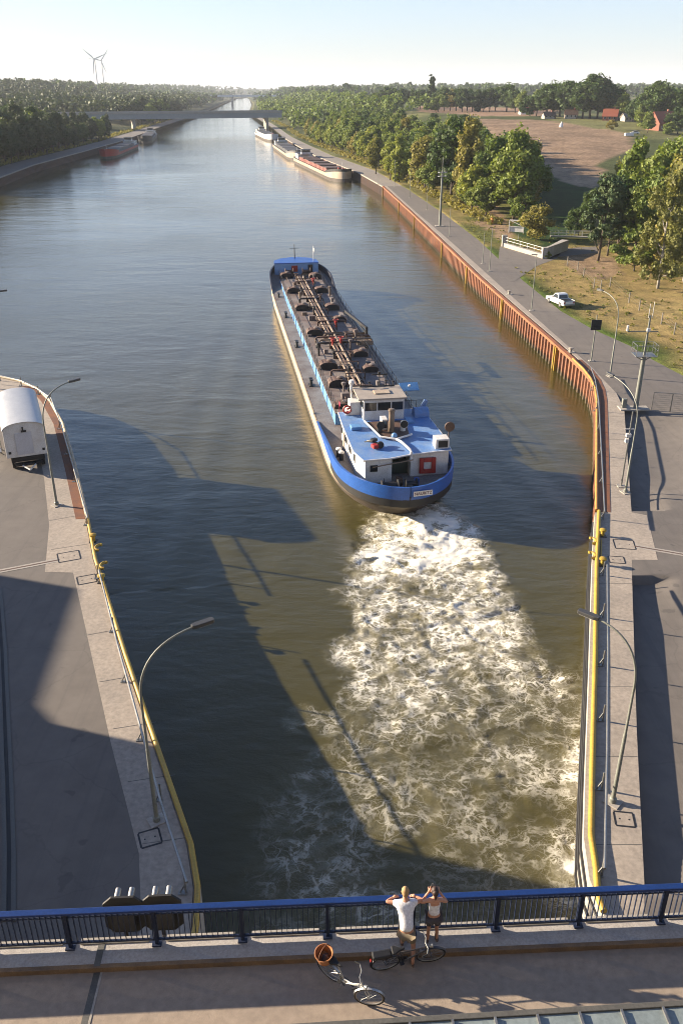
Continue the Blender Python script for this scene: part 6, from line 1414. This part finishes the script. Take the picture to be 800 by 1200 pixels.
# -- solitary trees round the far field
far = [(655,137,96,'oak','dark'),(647,137,100,'oak','dark'),(664,138,99,'oak','dark'),(682,139,96,'oak','dark'),(699,139,96,'oak','dark'),(711,139,104,'oak','dark'),(722,140,118,'bush','dark'),(603,132,106,'oak','dark'),(573,131,106,'broad','dark'),(620,136,112,'bush','dark'),(740,143,118,'broad','dark'),(757,145,112,'oak','dark'),(778,147,104,'oak','dark'),(547,130,106,'oak','dark'),(534,130,104,'oak','dark'),(520,130,105,'oak','dark'),(492,128,105,'oak','dark'),(690,139,92,'oak','dark'),(673,138,104,'oak','dark'),(706,138,98,'oak','dark'),(593,131,101,'oak','dark'),(580,130,104,'broad','dark'),(766,146,100,'oak','dark'),(797,148,103,'oak','dark'),(728,141,112,'broad','green'),(748,146,124,'broad','green'),
       (505,129,96,'spruce','pine'),(501,129,110,'oak','dark'),(456,127,102,'oak','dark'),(471,127,106,'oak','dark'),(483,127,106,'broad','dark'),(513,131,111,'bush','green'),(527,130,107,'oak','olive'),(541,131,105,'broad','dark'),(553,131,107,'oak','dark'),(566,131,107,'broad','dark'),(559,131,110,'tall','dark'),(611,133,108,'broad','green'),(628,136,108,'broad','green'),(640,137,103,'oak','dark'),(425,124,108,'broad','dark'),(440,125,110,'oak','dark'),(785,147,108,'broad','dark'),(752,150,130,'bush','green'),(716,152,140,'bush','olive')]
P_ = ['leftmost','second','third','fourth','fifth','sixth','seventh','eighth','ninth','tenth','eleventh','twelfth','thirteenth','fourteenth','fifteenth','sixteenth','seventeenth','eighteenth','nineteenth','twentieth']
far += [(758,156,134,'broad','green'),(793,157,128,'oak','dark'),(783,158,142,'bush','green')]; far.sort(); 
for i, (px, py, tp, kd, lm) in enumerate(far):
    g = T(px, py); H = top_h(g[0], g[1], tp)*1.15
    where = 'beyond the bank wood' if px < 480 else 'by the pale straw strip' if px < 575 else 'left of the great dark oaks' if px < 645 else 'in the great dark clump' if px < 712 else 'near the farmhouse'
    same = [q[0] for q in far if (480 if px>=480 else 0) <= q[0] and (('beyond' in where and q[0] < 480) or ('straw' in where and 480 <= q[0] < 575) or ('left of' in where and 575 <= q[0] < 645) or ('clump' in where and 645 <= q[0] < 712) or ('farmhouse' in where and q[0] >= 712))]
    r_ = sorted(same).index(px)
    form = {'oak':'broad dark tree' if lm == 'dark' else 'broad tree','broad':'round tree','spruce':'pointed spruce','bush':'low bush','tall':'slim tree'}[kd]
    tree(kd, lm, i % 3 + 1, g[0], g[1], H, '%s standing %s, %s from the left' % (form, where, P_[r_].replace('leftmost','first')), per=70, size=.42, cat='shrub' if kd == 'bush' else 'tree').scale.xy = (H/16*1.3, H/16*1.3)
# -- distant woods: one mass each
def far_wood(name, pts, label, m, per=16, size=1.5):
    rs = np.random.RandomState(len(pts)); C = []; Q = []
    for x, y, z, h in pts:
        for k in range(4): r = h*.28; C.append((x + rs.uniform(-r,r), y + rs.uniform(-r,r), z + h*rs.uniform(.25,.86))); q = h*rs.uniform(.16,.26); Q.append((q,q,q))
    V, n = leaves(C, Q, per, size, rs, .5); me = leaf_mesh(name, V, n, m); o = bpy.data.objects.new(name, me); COL.objects.link(o); tag(o, label, 'forest', kind='stuff')
P1 = []
for k in range(1900):      # left wood behind the bank rows up to the hill
    y = 420*math.exp(rt.random()*1.55); x = interp(XLO, min(y,3500)) - 14 - rt.random()**1.3*min(700, y*.42)
    if interp(XLO,y) - x < (36 if y < 600 else 22 if y < 1000 else 4): continue
    if 590 < y < 790 and x > -240: continue
    P1.append((x, y, hgt(x,y), rt.uniform(14,20)*(.72 if 420 < y < 720 and x > -300 else 1)))
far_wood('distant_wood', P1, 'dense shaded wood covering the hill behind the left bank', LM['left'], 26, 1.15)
P2 = []
for k in range(500):       # right bank wood beyond the separate trees
    y = 690*math.exp(rt.random()*1.0); x = interp(XR, y) + 16 + rt.random()*95
    P2.append((x, y, hgt(x,y), rt.uniform(10,15)))
far_wood('distant_wood', P2, 'green wood along the right bank far up the canal', LM['green'], 24, .9)
P3 = []
for k in range(3400):      # horizon
    y = 1500*math.exp(rt.random()*1.4); x = rt.uniform(-.5,.5)*y*1.05
    xl, xr = interp(XL, y), interp(XR, y)
    if xl - 15 < x < xr + 15 and y < 3500: continue
    if x > xr and y < 1900 and rt.random() < .35: continue
    P3.append((x, y, hgt(x,y), rt.uniform(13,20)*(1 if y < 3000 else 1.15)))
far_wood('distant_wood', P3, 'belt of woods along the flat horizon', LM['dark'], 10, 2.6)
# undergrowth along the wood edges, verge tufts
V = []; rs = np.random.RandomState(3); C = []; Q = []
for k in range(900):
    y = 205*math.exp(rs.uniform(0,1.5)); x = interp(WL, y) + rs.uniform(-3.2,1.5); r = rs.uniform(.4,1.3); C.append((x,y,3+r*.3)); Q.append((r,r,r*.7))
for k in range(500):
    y = 320*math.exp(rs.uniform(0,1.1)); x = interp(XLO, y) - rs.uniform(.5,6); r = rs.uniform(.5,1.6); C.append((x,y,3+r*.3)); Q.append((r,r,r*.7))
V, n = leaves(C, Q, 26, .26, rs); me = leaf_mesh('undergrowth', V, n, LM['olive']); o = bpy.data.objects.new('undergrowth', me); COL.objects.link(o); tag(o, 'weeds and low brush along the foot of both bank woods', 'undergrowth', kind='stuff')
# grass tufts on the dry slope
C = []; Q = []
for k in range(800):
    y = rs.uniform(92,215); rel = abs(rs.normal()*22); x = interp(XRO, y) + .4 + rel
    if 152 < y < 178 and rel < 16: continue
    if y > 170 and rel < 9 : pass
    r = rs.uniform(.1,.28); C.append((x,y,hgt(x,y)+r*.3)); Q.append((r,r,r*.8))
h_ = len(C)//2
for nm, lm, a, b in (('grass_tufts','birch',0,h_),('grass_tufts','olive',h_,len(C))):
    V, n = leaves(C[a:b], Q[a:b], 16, .09, rs, .9); me = leaf_mesh(nm, V, n, LM[lm]); o = bpy.data.objects.new(nm, me); COL.objects.link(o); tag(o, 'rough %s grass tufts on the slope beside the quay road' % ('straw coloured' if lm == 'birch' else 'greenish'), 'grass', kind='stuff')

# ------------------------------------------------------------------ air, sky, sun, camera
hz = MB(); hz.bx(-9500,9500,-300,12800,-3,175)
m, nt, out = newmat('haze'); pv = nd(nt, 'ShaderNodeVolumePrincipled', i_Density=.000085, i_Anisotropy=0.0); pv.inputs['Color'].default_value = (.86,.92,1,1); nt.links.new(pv.outputs[0], out.inputs['Volume'])
HAZE = True
if HAZE: tag(hz.build('haze', m), kind='stuff')
EL, AZ = R(16.5), math.atan2(-.958, .287)     # azimuth clockwise from +y
sd = Vector((math.sin(AZ)*math.cos(EL), math.cos(AZ)*math.cos(EL), math.sin(EL)))
sun = bpy.data.lights.new('sun', 'SUN'); sun.energy = 5.0; sun.angle = R(.53); sun.color = (1,.84,.64)
so = bpy.data.objects.new('sun', sun); COL.objects.link(so); so.rotation_euler = (-sd).to_track_quat('-Z', 'Y').to_euler()
w = bpy.data.worlds.new('World'); SC.world = w; w.use_nodes = True; nt = w.node_tree; nt.nodes.clear()
sk = nt.nodes.new('ShaderNodeTexSky'); sk.sky_type = 'NISHITA'; sk.sun_disc = False; sk.sun_elevation = EL; sk.sun_rotation = AZ; sk.altitude = 50; sk.air_density = 1.0; sk.dust_density = .7; sk.ozone_density = 3.0
bg = nt.nodes.new('ShaderNodeBackground'); bg.inputs[1].default_value = .057; wo = nt.nodes.new('ShaderNodeOutputWorld')
tn = mixc(nt, 1, sk.outputs[0], (1.03,1.02,1.16), 'MULTIPLY')
tc = nt.nodes.new('ShaderNodeTexCoord'); sx = nd(nt, 'ShaderNodeSeparateXYZ'); nt.links.new(tc.outputs['Generated'], sx.inputs[0])
hz_ = ramp(nt, sx.outputs[2], [(0, (.8,.87,.96)), (.12, (.8,.92,1.1)), (.34, (.52,.73,1.12)), (.66, (.1,.17,.36))])
tn = mixc(nt, .38, tn, mixc(nt, 1, hz_, (4.9,4.9,4.9), 'MULTIPLY')); nt.links.new(tn, bg.inputs[0]); nt.links.new(bg.outputs[0], wo.inputs[0])
cam = bpy.data.cameras.new('camera'); co = bpy.data.objects.new('camera', cam); COL.objects.link(co); co.location = (0,0,CH); co.rotation_euler = (math.pi/2 - PITCH, 0, 0)
cam.sensor_fit = 'VERTICAL'; cam.sensor_height = 24; cam.sensor_width = 16; cam.lens = 20.0; cam.clip_start = .1; cam.clip_end = 30000
SC.camera = co
SC.view_settings.view_transform = 'Standard'; SC.view_settings.look = 'None'; SC.view_settings.exposure = 1.82; SC.view_settings.gamma = 1
SC.cycles.filter_width = 1.0; SC.cycles.use_denoising = True; SC.cycles.max_bounces = 6; SC.cycles.diffuse_bounces = 3; SC.cycles.glossy_bounces = 3; SC.cycles.transmission_bounces = 3; SC.cycles.volume_bounces = 0; SC.cycles.transparent_max_bounces = 4
SC.cycles.caustics_reflective = False; SC.cycles.caustics_refractive = False
